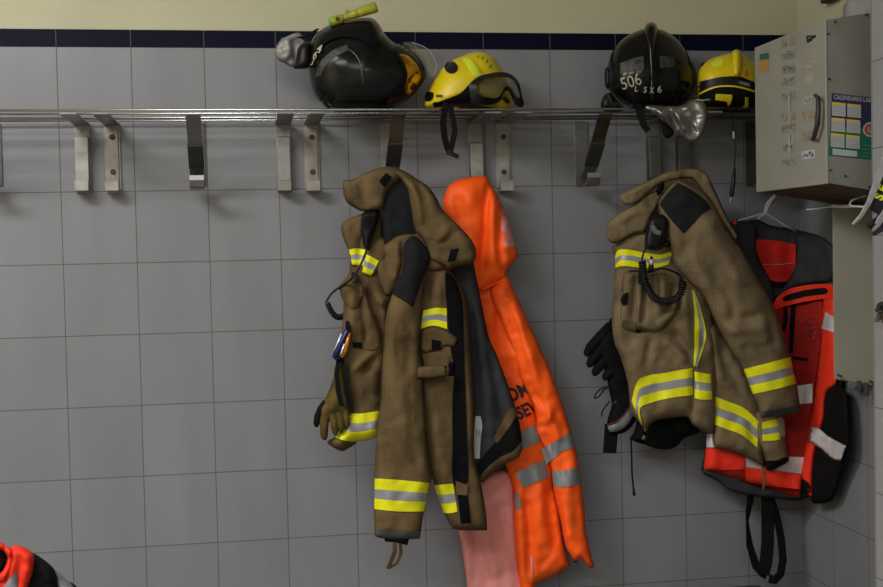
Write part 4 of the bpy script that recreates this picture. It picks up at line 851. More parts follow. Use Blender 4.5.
HO = Sheet('hood', [(442.6, 206), (447.9, 187), (454, 182), (462.4, 178.5), (474.3, 176.5), (487, 176.8), (490, 182), (495.6, 192), (503.3, 207.5), (509.3, 224.5), (515.2, 245), (518.3, 254.4), (513.5, 262.4), (506.5, 272.4), (507.6, 278.6), (495, 284.5), (481, 291.5), (470, 294), (456, 262)],
     YO - .05, .045, 14, 'orange', oj, noise=.007, nsc=16, folds=[([(488, 179), (486, 210), (483, 250), (481, 280)], 3, -.014), ([(493, 188), (492, 230), (494, 275)], 5, .013), ([(472, 182), (470, 215), (474, 260)], 7, .009), ([(452, 185), (460, 181), (470, 178.5)], 2, -.006), ([(455, 195), (459, 215), (452, 225)], 5, -.008), ([(501, 215), (499, 245), (503, 268)], 3, -.010), ([(503, 246), (511, 249), (518, 253)], 2.5, .008)])
patchs('hood_inside', HO, [(502.6, 208.6), (507.6, 219.4), (512, 234), (516, 247, 1), (509, 246.6), (503.3, 245), (503.4, 241), (505.4, 239), (501.2, 229)], 'pink', oj, off=.002)
nk = MB(); nk.tube(list(HO.pts(smooth_poly([(481, 290.6), (490, 286), (500, 281.4), (507, 277)], False, 4), .002)), .0032, 6); nk.build('neck_seam', 'orange', oj, True)

# ================================================================== FIRE JACKET 2 (right)
Y2 = -.175
j2 = thing('fire_jacket', 'tan fire jacket to the right, closed, with black coiled cord and pocket on its chest', 'jacket', U(680, 180, -.10))
NI = Sheet('neck_inside', [(640, 202), (655, 184), (675, 174), (698, 174), (711, 192), (722, 215), (734, 240), (700, 245), (660, 240), (640, 228)], Y2 + .03, .02, 9, 'brown2', j2, noise=.004, folds=[([(688, 178), (689, 194)], 1.6, -.006), ([(694, 177), (695.5, 196)], 1.6, -.006), ([(702, 184), (712, 205)], 4, .008)])
B2 = Sheet('left_front', [(612, 246), (630, 232), (660, 222), (690, 235), (708, 280), (716, 330), (717, 395), (713.4, 433), (703, 431), (692, 424.4), (690, 420), (685.8, 416.8), (670, 418), (655, 420.8), (648, 428), (645.6, 441), (640, 443.5), (644, 432), (643, 427), (637.6, 420.6), (631, 412), (627.8, 383), (621, 359), (614, 341), (611.6, 315), (612, 308), (613.8, 291), (614.6, 257)],
     Y2, .048, 14, 'brownb', j2, noise=.007, nsc=18, folds=[([(632, 340), (645, 350), (655, 365)], 7, .008), ([(652, 336), (648, 352), (646, 368)], 4, -.012), ([(662, 338), (678, 352), (688, 364)], 5, .009), ([(672, 330), (684, 345), (692, 360)], 4, -.009), ([(684, 285), (686, 320), (690, 350)], 5, .009), ([(678, 280), (680, 310)], 3, -.010), ([(664, 274), (664, 300)], 5, .008), ([(693, 366), (693.6, 392), (692.4, 420)], 2.4, -.012), ([(700, 330), (706, 350)], 3, -.010)])
band('reflective_band', B2, [(615, 256), (618, 250), (630, 249.8), (643, 252.4), (660.5, 254.4), (673, 251.2)], [(615.4, 268), (622, 266), (640, 267.4), (655, 268), (668.4, 264.4)], j2)
band('reflective_band', B2, [(631.4, 401), (638, 380.5), (648, 375.5), (664, 373), (680, 370), (692.8, 368)], [(642, 426), (640.5, 408), (652, 402.5), (667, 398.6), (680, 396.6), (693, 395)], j2, nu=36)
band('reflective_band', B2, [(694.6, 371.4), (702, 373), (711, 374.2)], [(694.4, 398), (702, 399.6), (712.4, 399.6)], j2, nu=12)
band('vertical_band', B2, [(692, 290), (694.4, 310), (694.4, 340), (693.6, 366)], [(694, 290), (702, 314), (706, 336), (697, 367)], j2, fr=(0, .42, .84, 1))
PQ = Sheet('chest_pocket', [(624, 274), (634, 270, 1), (660, 268), (680, 274), (680.5, 290), (677.5, 311), (668, 325), (661.5, 331.4), (652, 333), (645, 331), (637, 330.4), (628, 330), (620.6, 327), (621.4, 300)], Y2 - .044, .014, 3.5, 'brownb', j2, noise=.006, sm=2, folds=[([(636, 272), (634, 300), (632, 322)], 2, -.010), ([(641, 275), (640, 300), (637, 328)], 2, .010), ([(646, 276), (644, 300), (642, 326)], 2.4, -.013), ([(662, 270), (663, 290), (660, 310)], 4, .012), ([(655, 272), (654, 300)], 3, -.009), ([(674, 280), (672, 302), (662, 320)], 3.4, -.014), ([(678, 296), (668, 316), (656, 328)], 2.4, .010)])
patchs('pocket_flap', PQ, [(623, 320, 1), (636, 322, 1), (637, 329, 1), (641, 326), (648, 331), (640, 333), (632, 331.6), (622, 327)], 'brown2', j2, off=.004, th=.006)
patchs('velcro_tab', PQ, [(620.5, 300), (625, 293), (628.4, 292.6), (627, 305), (623, 305.5)], 'velcro', j2, off=.004)
patchs('velcro_tab', PQ, [(635.6, 329, 1), (642.5, 330, 1), (639, 333, 1), (636, 332.4, 1)], 'velcro', j2, off=.005)
FP = Sheet('right_front', [(694, 280), (704, 290), (716, 318), (732, 345), (746, 366), (756, 390), (764, 412), (764, 440), (764.6, 468, 1), (757, 463), (746, 457), (730, 451), (714.2, 446.4), (713, 420), (711, 385), (707, 351), (701, 320)], Y2 + .012, .034, 11, 'brownb', j2, noise=.006, nsc=17, folds=[([(708, 318), (718, 360), (722, 390)], 5, .008), ([(716, 340), (735, 380), (745, 400)], 5, -.008), ([(750, 420), (756, 452)], 4, -.007)])
band('reflective_band', FP, [(713.9, 396), (728, 401.5), (744.5, 408.4), (759.6, 422.4)], [(713.9, 424), (726, 429), (741, 434.6), (757, 447.4)], j2)
cord('hem_thread', [(762.5, 466, Y2 - .02), (763.6, 478, Y2 - .02), (763, 490, Y2 - .02), (765.4, 480, Y2 - .02), (764.6, 468, Y2 - .02)], .0022, 'brown2', j2, 5)
SL = Sheet('sleeve', [(752, 412), (770, 408), (783, 411), (785.6, 430), (787, 450), (789, 460.6), (779, 467), (770, 471), (765.6, 469, 1), (763, 455), (756, 440)], Y2 + .01, .035, 10, 'brownb', j2, noise=.004)
band('reflective_band', SL, [(762, 422.6), (770, 420), (778, 419)], [(762.4, 441), (772, 440.8), (780.6, 439.4)], j2, nu=14)
patchs('sleeve_tab', SL, [(777, 418.5), (783, 418), (785, 430), (784.6, 437), (780.6, 436), (779, 428)], 'cream_ink', j2, off=.004)
patchs('cuff', SL, [(764.6, 461), (776, 460.6), (787.8, 456.6), (788.6, 460.2), (779, 466.4), (770, 470.4), (766, 468.4)], 'black', j2)
S2_ = Sheet('sleeve', [(658.4, 203), (666, 191), (677.6, 181), (691, 184), (706, 193), (715.4, 207), (726, 228), (740, 247), (757, 276), (772, 302), (781, 326), (790.6, 359.7), (796.5, 383.5), (801, 412, 1), (782, 415), (762, 418.6, 1), (757, 404), (751, 393), (743, 369), (730, 349), (715.6, 322), (704, 297), (690, 283), (676, 267), (670, 248), (664, 230)],
     Y2 - .066, .060, 21, 'brownb', j2, noise=.008, nsc=22, folds=[([(676, 262), (684, 254), (690, 240)], 5, -.008), ([(700, 215), (722, 245), (745, 290)], 8, .010), ([(710, 262), (730, 300), (735, 330)], 6, -.008), ([(720, 320), (745, 318), (765, 312)], 5, -.007), ([(722, 330), (748, 330), (775, 322)], 5, .007), ([(738, 350), (760, 348), (780, 340)], 5, -.006), ([(690, 240), (700, 270), (712, 295)], 6, .006), ([(762, 300), (772, 330), (776, 350)], 5, -.006)])
patchs('shoulder_panel', S2_, [(659.6, 204, 1), (667.4, 193), (677.8, 182.6, 1), (691, 189.6), (705, 200), (711.6, 208.6, 1), (701.4, 214.5), (693.9, 223), (683.6, 233.6, 1), (670, 218.7)], 'navy', j2)
band('reflective_band', S2_, [(743.6, 369.2), (768, 363), (790.4, 357)], [(753, 394), (775, 389.4), (796.2, 383.6)], j2)
patchs('cuff', S2_, [(760.4, 411.4, 1), (780, 409), (799.8, 404.6, 1), (800.6, 411.6, 1), (781, 414.8), (762.2, 418, 1)], 'char', j2)
F2 = Sheet('chest_flap', [(607.2, 222.6, 1), (617, 214.5), (636, 202.6), (645, 195.6), (657, 190), (664, 194), (657, 208), (650, 221), (644.4, 231.8), (634, 234), (620.6, 241), (613.8, 243.6), (607, 238.4)], Y2 - .048, .012, 3.6, 'brownb', j2, noise=.006, nsc=11, sm=2, folds=[([(612, 225), (630, 215), (650, 205)], 5, .006), ([(646, 198), (653, 208)], 2.5, -.006)])
C2 = Sheet('collar', [(618.8, 196.8), (625.7, 191.5), (637, 186), (651, 179.6), (666.6, 172), (680, 169.4), (697.3, 168.9), (706.4, 173.6), (713, 185.6), (721.4, 204.3), (730, 223), (739, 238.6), (735, 240), (728, 230), (714.3, 210), (705, 195), (698, 184), (690.5, 178.6), (670, 181), (661.5, 184), (644.4, 196.4), (636, 203), (625.7, 205.4), (620.6, 201.4)],
     Y2 - .062, .007, 3.2, 'brownb', j2, noise=.005, nsc=9, sm=2, folds=[([(622, 196), (640, 188), (662, 177), (690, 172)], 3, .006), ([(706, 180), (720, 208), (734, 236)], 2.6, .006)])
Sheet('collar_tab', [(655.4, 190.4, 1), (661, 181.8, 1), (664.6, 183.4, 1), (664, 189), (658, 196, 1)], Y2 - .072, .006, 2, 'velcro', j2, noise=0)

# speaker microphone on jacket 2
m2 = thing('radio_microphone', 'black radio speaker microphone clipped on the chest of the right-hand tan jacket', 'microphone', U(655, 250, Y2 - .075))
YM = Y2 - .096
S = Sheet('body', [(649.6, 219), (655, 215), (664, 214.6), (670, 218), (670.4, 228), (667, 238), (661, 249.6), (653, 251), (645, 248.6), (644.6, 242), (646, 231)], YM, .022, 6, 'rubber', m2, noise=0, back=.7)
patchs('speaker_knob', S, [(661.6 + 6.6 * math.cos(a), 222.6 + 6.0 * math.sin(a)) for a in np.linspace(0, 2*math.pi, 14, endpoint=False)], 'rubber', m2, off=.006, th=.01)
patchs('name_plate', S, [(651, 226, 1), (654, 224.6), (657, 229.6), (661.6, 231.4, 1), (660, 235.4, 1), (653, 232.8)], 'inkgrey', m2, off=.002)
Sheet('clip', [(662, 243), (668, 240), (673.6, 241.6, 1), (669, 246.4), (663, 246.6)], YM + .012, .008, 2.4, 'rubber', m2, noise=0)
cord('cord', [(646, 247, YM), (643, 255, YM), (641.6, 262, YM - .002)], .0028, 'rubber', m2, 6)
cord('coiled_cord', [(642, 261, YM), (643.6, 275, YM), (648, 289, YM), (656, 299, YM), (667, 302, YM), (677, 298, YM), (682, 290, YM), (683, 281, YM)], .0034, 'rubber', m2, 5, coil=(30, .0082))
cord('cord', [(683, 282, YM), (680, 276, YM), (672, 271, YM), (663, 268.6, YM), (656, 270, YM), (650, 272, YM), (640, 271, YM), (629, 271.6, YM + .01)], .0030, 'rubber', m2, 6)
patchs('connector', PlaneY(YM - .004), [(641, 262), (646, 262), (646, 272), (643, 285), (638, 283)], 'rubber', m2, off=.004, th=.012)
MB().tube([U(651.6, 256.5, YM), U(651.4, 261, YM), U(651, 268, YM), U(651, 271, YM)], [.004, .005, .008, .007], 10, ).build('plug', 'rubber', m2, True)
MB().tube([U(651.5, 259.5, YM - .002), U(651.3, 264.5, YM - .002)], .0052, 10).build('plug_ring', 'paperw', m2, True)

# black knitted glove behind jacket 2
g2 = thing('winter_glove', 'black fabric glove poking out behind the right-hand tan jacket, fingers pointing down left', 'glove', U(612, 345, -.10))
YK = -.105
Sheet('palm', [(606, 327), (613, 316), (624, 320), (634, 350), (632, 384), (622, 388), (610, 376), (600, 362), (596, 345)], YK, .028, 9, 'black', g2, noise=.004)
for pts in ([(611, 326), (600, 337), (590, 348), (586.6, 354), (586, 356.5)], [(612, 338), (602, 348), (592, 360), (589.4, 365), (589, 367.4)], [(616, 349), (606, 359), (598, 368), (594.6, 373.4), (594, 376)], [(622, 358), (615, 366), (608, 374), (605, 378.4), (604.5, 380.6)], ):
    finger('finger', [(*p, YK - .012) for p in pts], [.0165, .0160, .0150, .011, .004], 'black', g2)
# black pouch with reflective trim
p2 = thing('black_pouch', 'black drawstring pouch with a grey reflective trim hanging below the black glove', 'pouch', U(615, 385, -.10))
YP2 = -.10
PS_ = Sheet('body', [(608, 379), (618, 371), (634, 378), (640, 400), (636, 420), (627, 431), (617, 434.6), (609, 433), (606.6, 428), (608, 418), (611.6, 404), (609.6, 393)], YP2, .03, 9, 'black', p2, noise=.007, nsc=9)
band('reflective_trim', PS_, [(607, 426), (616, 423.4), (624, 416), (632, 406)], [(609.6, 432.4), (619.4, 430.6), (628, 424), (634, 415)], p2, ('silver_o',), (0, 1), off=.004)
cl = MB(); cl.tube(list(PS_.pts(smooth_poly([(607.4, 424.6), (616, 422), (624, 414.6), (632, 404)], False, 3), .004)), .0022, 5); cl.build('piping', 'trimred', p2, True)
cl = MB(); cl.tube(list(PS_.pts(smooth_poly([(611.5, 409), (613.5, 404), (616.5, 401)], False, 3), .004)), .0025, 5); cl.build('zip_edge', 'worn', p2, True)
cord('drawstring', [(608, 388, YP2 - .03), (602, 388.4, YP2 - .03), (596.4, 393, YP2 - .03), (594.6, 398, YP2 - .03), (599, 396.4, YP2 - .03), (603, 391, YP2 - .03), (607, 386, YP2 - .03)], .0022, 'black', p2, 6)
cord('drawstring', [(610, 401, YP2 - .03), (606, 406, YP2 - .03), (602.4, 411, YP2 - .03), (601.6, 416.5, YP2 - .03)], .0020, 'black', p2, 6)
lp = MB(); lp.ribbon([U(611.6, 424, YP2 + .01), U(610.6, 440, YP2 + .01), U(609.6, 453, YP2 + .01)], .040, .004, (1, 0, 0)); lp.build('webbing_strap', 'black', p2)
# black bag below jacket 2
b2 = thing('black_bag', 'soft black bag showing beneath the hem of the right-hand tan jacket', 'bag', U(665, 420, -.08))
Sheet('body', [(629.4, 438.6, 1), (635, 430), (640, 405), (668, 396), (694, 408), (703, 426), (697.6, 433), (684, 438.4), (677, 446), (670.5, 449), (657, 449), (645, 444.6), (637, 442.4)], -.095, .04, 11, 'black', b2, noise=.006, nsc=12, folds=[([(672, 420), (676, 432), (674, 446)], 3, -.008)])
cord('cord', [(631, 438, -.10), (631.6, 455, -.10), (632, 472, -.10), (633.4, 488, -.10), (634, 493, -.10)], .0026, 'black', b2, 6)
MB().tube([U(633.6, 488.5, -.10), U(634.2, 495.5, -.10)], [.004, .0045], 8).build('cord_lock', 'rubber', b2, True)

# ================================================================== RED PADDED JACKET on a wire hanger
YV = -.075
rv = thing('red_jacket', 'red and black padded jacket with reflective patches on a wire hanger below the wall cabinet', 'jacket', U(780, 225, YV))
V0 = Sheet('back_lining', [(722, 230), (728.5, 224), (735, 219.4), (742, 222), (756, 219.4), (771, 225.4), (788, 228), (808.6, 232.6), (824, 238.4), (832.6, 248), (838, 280), (841, 330), (842, 380), (830, 440), (815, 490), (802, 500), (775, 498.4), (746, 494.6), (729, 490), (719, 482), (702, 471.6), (704, 455), (706, 434), (712, 400), (718, 350), (721, 300)], YV, .03, 12, 'lining', rv, wrap=(785, .00007), noise=.006, nsc=18)
rp = patchs('inner_panel', V0, [(755.4, 239.4, 1), (776, 240.6), (795.8, 244.4, 1), (795.6, 256), (795, 268), (786.6, 281.8, 1), (771.4, 280), (762.6, 265.6), (757, 252)], 'red', rv, off=.004)
cl = MB(); cl.tube(list(V0.pts(smooth_poly([(762.8, 264.6), (778, 264.6), (794.6, 263)], False, 4), .007)), .0010, 5); cl.build('piping', 'grpipe', rp, True)
patchs('gap_shade', V0, [(769, 281, 1), (785.6, 282.8, 1), (783.5, 288, 1), (770, 287, 1)], 'black', rv, off=.004)  # black patch paints the shade in the gap below the inner panel
V1 = Sheet('front_panel', [(752, 302), (768, 306), (776, 303), (800, 303), (822, 297), (823, 330), (817, 384), (812, 425), (804, 474), (801, 498.6, 1), (785, 496), (765, 488), (746, 483), (728, 478), (705, 470.4, 1), (706, 434, 1), (714, 400), (722, 350), (735, 310)], YV - .032, .03, 10, 'redd', rv, wrap=(785, .00007), noise=.005, nsc=16, folds=[([(818, 310), (814, 360), (810, 400)], 3.4, -.005)])
Sheet('hem', [(702.4, 468, 1), (725, 470), (745.6, 468, 1), (746, 480), (768, 485), (803, 490, 1), (802.4, 499.6, 1), (775, 498.6), (746, 495), (729, 490.4), (719, 482.4), (702, 471.8)], YV - .03, .014, 5, 'lining', rv, wrap=(785, .00007), noise=.003)
patchs('side_tape', V1, [(782.8, 306, 1), (786.6, 305.6, 1), (788, 320), (784.8, 332, 1), (781.6, 330, 1), (783.2, 318)], 'black', rv)
patchs('side_tape', V1, [(791, 303.6, 1), (796, 304, 1), (794.4, 330), (792.8, 353, 1), (789.4, 353, 1), (789.6, 330)], 'black', rv)
patchs('side_tape', V1, [(792.6, 356.2, 1), (808, 358.2, 1), (808, 361, 1), (792.6, 359.2, 1)], 'black', rv)
# printed round crest: ring with a radiating emblem
em = MB(); C_ = np.array([810.8, 330.4]); ring_ = lambda a, k=1.: C_ + np.array([7.6 * k * math.cos(a), 11.6 * k * math.sin(a)])
em.tube(list(V1.pts([ring_(a) for a in np.linspace(0, 2*math.pi, 30)], .001)), .0013, 5)
for a in np.linspace(math.pi/2, 2.5*math.pi, 6, endpoint=False): em.tube(list(V1.pts([C_ + (0, 1.5), ring_(a, .42) + (0, 1.5), ring_(a, .62) + (0, 1.5)], .001)), [.0012, .0028, .0010], 5)
em.tube(list(V1.pts([C_ + (-4, -6.4), C_ + (0, -5.0), C_ + (4.4, -6.6)], .001)), .0022, 5); em.tube(list(V1.pts([C_ + (-.2, -3), C_ + (.2, 8)], .001)), .0014, 5)
em.build('crest', 'crestink', V1.o, True)
band('reflective_patch', V1, [(795, 386), (812.6, 383.6)], [(796, 404), (812.4, 403)], rv, ('silver_hi',), (0, 1), nu=10)
band('reflective_patch', V1, [(746, 456.6), (775, 456.4), (804, 457.2)], [(745.6, 467), (775, 470.6), (802, 474)], rv, ('silver_hi',), (0, 1))
band('reflective_patch', V1, [(706.4, 434), (716, 434)], [(706.2, 447.4), (716, 447.4)], rv, ('silver_hi',), (0, 1), nu=8)
patchs('hem_tape', V1, [(745.4, 467.2, 1), (775, 471), (801.6, 474.6, 1), (800.6, 489.6, 1), (765, 485), (745.6, 481.6, 1)], 'redor', rv, off=.017, th=.006)
patchs('hem_tape', V1, [(705.8, 448, 1), (725, 450), (745.8, 457, 1), (745.2, 469, 1), (725, 470), (704, 469, 1)], 'redor', rv, off=.004)
# bright front edge and black underside of the sleeve
BS = Sheet('sleeve_underside', [(830, 382), (838, 384), (845.8, 391), (848.4, 418), (848.4, 448), (840, 478), (833, 498.7), (824.6, 503), (812, 502), (810, 480), (813, 452), (821, 421), (824, 395)], YV - .035, .032, 10, 'black', rv, wrap=(785, .00007), noise=.006)
RS = Sheet('sleeve_edge', [(822, 300), (828, 288), (834, 287), (836, 340), (836, 384), (827, 393), (823.6, 421), (815.6, 451), (812.8, 480), (812.8, 501.4, 1), (806, 492), (800.4, 480), (803, 455), (808, 424), (812.4, 403), (815.4, 382), (820, 340)], YV - .045, .022, 7, 'redor', rv, wrap=(785, .00007), noise=.004, nsc=12, folds=[([(829, 300), (828, 345), (822, 400)], 4, .006)])
patchs('edge_loop', V0, [(776, 299), (788, 289.6), (805, 285.4), (828, 283.8, 1), (833, 285), (833.4, 297.8, 1), (818, 299.6), (801, 302.4), (786, 306), (773.6, 309)], 'redor', rv, off=.036, th=.008)
patchs('edge_slot', V0, [(782.2, 298), (792.6, 293.2), (806, 290), (825.4, 287.8), (828, 290.4), (826, 293.6), (812, 295.4), (801, 297.2), (788, 300.8), (783.4, 301)], 'black', rv, off=.039, th=.008)
band('reflective_patch', RS, [(825.4, 311.4), (835, 318)], [(821.6, 328.4), (835.4, 333)], rv, ('silver_hi',), (0, 1), nu=12)
RB = Sheet('reflective_band', [(810.6, 426.4, 1), (818, 428), (828, 436), (846, 446, 1), (840.6, 461.6, 1), (832, 459), (820, 448.6), (808.4, 441.6, 1)], YV - .072, .006, 3, 'silver_hi', rv, wrap=(785, .00007), noise=.002, nsc=6)
patchs('pull_tab', RS, [(801, 479.4), (806, 480.6), (810.4, 486.4), (809.4, 492.4), (804.6, 491.6), (801, 487.6)], 'black', rv)
SH = Sheet('shoulder', [(795.4, 236), (808.6, 233), (824, 238.4), (832.8, 248), (834.6, 276), (827, 283.4), (815, 284), (800, 287), (788, 292.4), (772, 300), (779, 291), (787, 282.4), (794, 268), (796.4, 250)], YV - .03, .018, 7, 'lining', rv, wrap=(785, .00007), noise=.005)
LS = Sheet('shoulder', [(724, 232), (728.5, 224.5), (735, 219.4), (746, 222), (756, 226), (757, 250), (763, 266), (771, 280), (776, 300), (766, 306), (752, 290), (738, 256)], YV - .03, .018, 7, 'lining', rv, wrap=(785, .00007), noise=.005)
patchs('hanger_loop', LS, [(733.4, 219.8), (736.4, 219.4), (736.6, 223.4), (733.6, 225)], 'redor', rv, off=.003)
# webbing straps hanging below
def strap(pts, w, sides):
    lp = MB(); P = [U(*p) for p in pts]; lp.ribbon(P, w, .0025, sides); return lp.build('webbing_strap', 'black', rv)
ys = YV - .01
strap([(751.5, 492, ys), (748.5, 510, ys), (747.2, 522, ys), (749.6, 545, ys - .01), (756, 566, ys - .02), (763, 573.5, ys - .03), (767, 575, ys - .03)], .026, [Vector((1, .2, 0)), Vector((1, .6, 0)), Vector((.6, .8, 0)), Vector((1, .4, 0)), Vector((1, .2, .2)), Vector((1, .2, .5)), Vector((.6, .2, 1))])
strap([(767.4, 494, ys), (767.8, 520, ys), (767.6, 545, ys - .01), (766, 562, ys - .03), (763, 574, ys - .035)], .040, (1, 0, 0))
strap([(770, 496, ys + .01), (776.5, 515, ys), (781.4, 540, ys - .01), (783, 560, ys - .02), (780.6, 574, ys - .03), (775, 580, ys - .04), (769, 578.6, ys - .04)], .026, [Vector((1, .3, 0)), Vector((1, .3, 0)), Vector((1, .2, 0)), Vector((1, .2, 0)), Vector((1, .2, 0)), Vector((.7, .2, .8)), Vector((.2, .2, 1))])

hg = thing('wire_hanger', 'white wire coat hanger holding the red and black padded jacket', 'hanger', U(765, 214, -.11))
yh_ = -.125
hw = MB(); hw.tube([U(796.8, 232.6, yh_), U(782, 223.4, yh_), U(767, 214, yh_), U(764.6, 212.4, yh_), U(765.6, 206.5, yh_), U(769, 200.4, yh_), U(774, 196, yh_), U(776, 188, yh_)], .0021, 8)
hw.tube([U(738, 220.6, yh_), U(752, 216.6, yh_), U(763.6, 213.4, yh_), U(766.6, 212, yh_), U(767.6, 207, yh_), U(771, 201, yh_), U(776, 196.4, yh_)], .0019, 8)
hw.tube([U(757, 218.6, yh_), U(763, 215.2, yh_), U(766, 213.2, yh_)], .0017, 8)
hw.build('wire', 'wire', hg, True)
MB().tube([U(776, 188, yh_), U(777, 182, yh_), U(774, 178, yh_), U(770, 180, yh_)], .0019, 8).build('hook', 'wire', hg, True)

# second wire hanger lying along the top of the beige panel and the navy strapped garment on it
yw = -.47
h5 = thing('wire_hanger', 'white wire hanger lying along the top edge of the beige metal panel', 'hanger', U(832, 208, yw))
hw = MB(); hw.tube([U(806, 209.6, yw), U(818, 208.6, yw), U(831, 206.4, yw), U(845, 207.2, yw - .08), U(858, 206.4, yw - .2), U(868, 207.6, yw - .45)], [.0014, .0020, .0026, .0026, .0026, .0024], 8)
hw.tube([U(831, 206.4, yw), U(833, 205.4, yw - .02), U(840, 206, yw - .06), U(852, 205.6, yw - .14)], .0024, 8); hw.build('wire', 'wire', h5, True)
cord('hook', [(858, 206.6, yw - .2), (852, 206, yw - .19), (849.8, 203.6, yw - .18), (852, 200.6, yw - .18), (858, 198, yw - .18), (866.5, 195.6, yw - .18)], .0022, 'wire', h5, 7)
ns = thing('strapped_garment', 'navy garment edge with grey piping and lime letters in front of the pale pier', 'garment', U(880, 200, -1.05))
yn = -1.06
NB = Sheet('cloth', [(886, 158), (879, 178), (873, 196), (868, 207), (872, 211), (877.6, 214.6), (872, 219.6), (866.2, 223.4), (870.4, 229.2), (876, 224), (881, 216), (892, 214), (900, 190), (898, 160)], yn, .014, 4, 'cnavy', ns, noise=.003, res=1.6)
def pipe(pts, w):
    lp = MB(); lp.ribbon([U(*p) for p in pts], w, .004, (1, 0, .5)); lp.build('piping', 'grpipe', ns)
pipe([(884.5, 158, yn - .016), (881, 172, yn - .018), (874.6, 188, yn - .018), (868.6, 203, yn - .018), (861, 216, yn - .016), (853, 224.4, yn - .01)], [.012, .013, .013, .010, .008, .005])
pipe([(889, 206, yn - .018), (884, 213.6, yn - .018), (880, 219, yn - .018), (877, 224.5, yn - .016)], [.012, .012, .012, .010])
tp = MB(); tp.ribbon([U(889, 222, yn - .01), U(882, 228.6, yn - .01), U(873, 234.4, yn - .008)], [.02, .013, .008], .006, (.5, 0, 1)); tp.build('strap_end', 'cnavy', ns)
text('lettering', NB, 'S', (879.4, 197.0), 8.5, -66, 'lime', ns, off=.003, bold=.04)
text('lettering', NB, 'E', (882.8, 188.4), 8.5, -66, 'lime', ns, off=.003, bold=.04)

# hooks on the pier
for (px, py, m, nm, lab) in ((884.5, 306, 'dark', 'wall_hook', 'dark hook stub on the pale pier, the upper of the two'), (884.5, 315.5, 'strip', 'wall_hook', 'brown metal hook stub on the pale pier, the lower of the two')):
    c = onX([(px, py)], XP)[0]; t = MB()
    t.tube([(c[0] - .001, c[1], c[2]), (c[0] - .012, c[1], c[2])], [.012, .010], 6); t.tube([(c[0] - .014, c[1], c[2] - .004), (c[0] - .022, c[1] - .006, c[2] - .010), (c[0] - .020, c[1] - .012, c[2] + .004)], .005, 6)
    tag(t.build(nm, m, None), lab, 'hook')

# loop of grey hose low on the side wall
c = U(876, 592, -.36); t = MB(); R_ = .040
t.tube([(c.x - R_ * .9 * math.cos(a), c.y + .010 * math.sin(3*a), c.z + R_ * math.sin(a)) for a in np.linspace(0, 2*math.pi, 33)], .0045, 8)
t.tube([(c.x - R_ * .9, c.y, c.z), (c.x - R_ * .8, c.y + .05, c.z - .1), (c.x - .02, c.y + .06, c.z - .3), (c.x - .01, c.y + .06, .012)], .0045, 8)
tag(t.build('hose', 'hose', None, True), 'loop of thin grey hose low down beside the pale pier', 'hose')

# dark bin below the straps
zc = float(U(760, 583.5, -.105).z); xb0, xb1 = px_x(694, 585, -.30), px_x(789, 585, -.30)
bn = thing('storage_bin', 'dark grey storage bin below the hanging black straps', 'bin', ((xb0 + xb1)/2, -.30, 0))
bevel(MB().hexa([(xb0 + .03, -.46, 0), (xb1 - .03, -.46, 0), (xb1 - .03, -.14, 0), (xb0 + .03, -.14, 0), (xb0 + .008, -.478, zc - .03), (xb1 - .008, -.478, zc - .03), (xb1 - .008, -.112, zc - .03), (xb0 + .008, -.112, zc - .03)]).build('body', 'binc', bn), .01, 3)
bevel(MB().box((xb0, -.485, zc - .03), (xb1, -.105, zc)).build('lid', 'binc', bn), .014, 4)
bevel(MB().box((xb0 + .1, -.495, zc - .05), (xb1 - .1, -.48, zc - .018)).build('handle', 'binc', bn), .004)

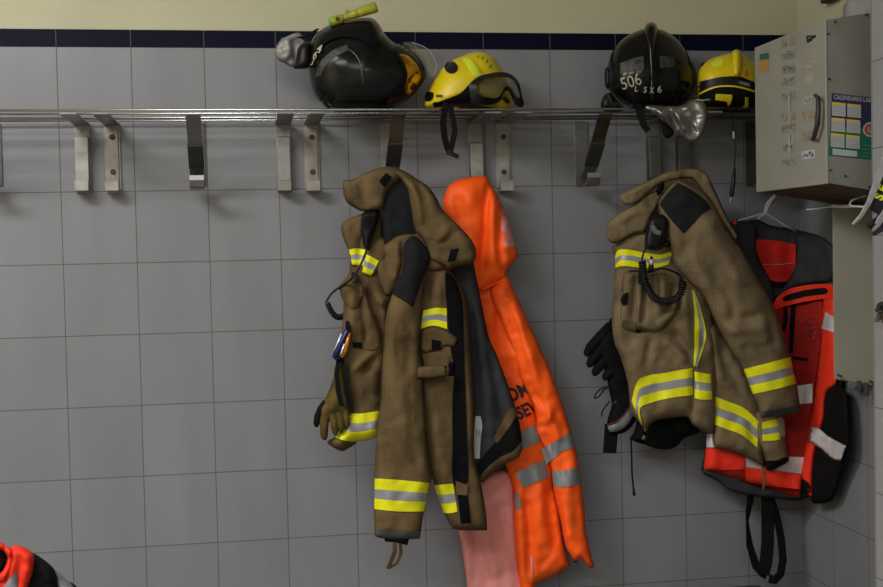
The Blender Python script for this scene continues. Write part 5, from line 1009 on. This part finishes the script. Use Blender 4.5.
# orange-red jacket heaped in the lower left corner
yl = -.62
lj = thing('folded_jacket', 'orange-red, black and grey jacket heaped in the bottom left corner of the photo', 'jacket', U(20, 600, yl))
Sheet('black_panel', [(24, 552), (34, 553.5), (45, 560.5), (54, 569), (58, 582), (57, 604), (45, 640), (10, 640), (14, 580)], yl + .02, .05, 12, 'black', lj, noise=.005)
Sheet('grey_panel', [(50, 566), (56, 570.6), (64, 577.6), (72, 584.6), (80, 600), (78, 640), (40, 640), (46, 590)], yl + .06, .04, 10, 'silver_o', lj, noise=.004)
Sheet('dark_edge', [(70, 582.5), (78, 588), (88, 604), (86, 640), (70, 640), (66, 600)], yl + .08, .03, 8, 'black', lj, noise=.004)
SA = Sheet('shoulder', [(8, 552), (12, 546.4), (17, 545.2), (25, 547.6), (33, 553.6), (34.6, 560), (33, 574), (28, 590), (22, 640), (-6, 640), (0, 580)], yl - .02, .05, 12, 'redor', lj, noise=.006, folds=[([(18, 550), (20, 565), (17, 590)], 4, -.008)])
patchs('grey_patch', SA, [(17.4, 569.6, 1), (17.8, 590, 1), (2, 590, 1), (6, 583)], 'silver_o', lj)
Sheet('hood', [(-14, 541), (0, 541.4), (7, 546.6), (12, 549), (13, 560), (9, 575), (3, 584), (-2, 577), (4, 569), (7.4, 560), (5, 553), (-1, 548.6), (-14, 548)], yl - .05, .03, 5, 'redor', lj, noise=.003)
Sheet('hood_inside', [(-16, 546), (-1, 547.6), (6, 553), (8, 561), (4, 570), (-3, 579), (-16, 590)], yl - .03, .02, 6, 'black', lj, noise=.003)  # black sheet paints the shade in the hollow of the hood

# ================================================================== LIGHT
def area(name, loc, sx, sy, watts, col, rot=(0, 0, 0)):
    l = bpy.data.lights.new(name, 'AREA'); l.shape = 'RECTANGLE'; l.size = sx; l.size_y = sy; l.energy = watts; l.color = col
    o = bpy.data.objects.new(name, l); COL.objects.link(o); o.location = loc; o.rotation_euler = rot; return o
area('ceiling_light', (-.95, -2.0, ZC - .02), 1.3, .6, 92, (1.0, .985, .97))
area('ceiling_light', (-.5, -3.4, ZC - .02), 1.3, .6, 50, (1.0, .985, .97))
area('ceiling_light', (.9, -4.4, ZC - .02), 1.3, .6, 34, (1.0, .985, .97))
w = bpy.data.worlds.new('world'); SC.world = w; w.use_nodes = True
w.node_tree.nodes['Background'].inputs['Color'].default_value = (.55, .57, .6, 1); w.node_tree.nodes['Background'].inputs['Strength'].default_value = .05
vs = SC.view_settings; SC.display_settings.display_device = 'sRGB'
vs.view_transform = 'Standard'; vs.look = 'None'; vs.exposure = .12; vs.gamma = 1; vs.use_curve_mapping = False
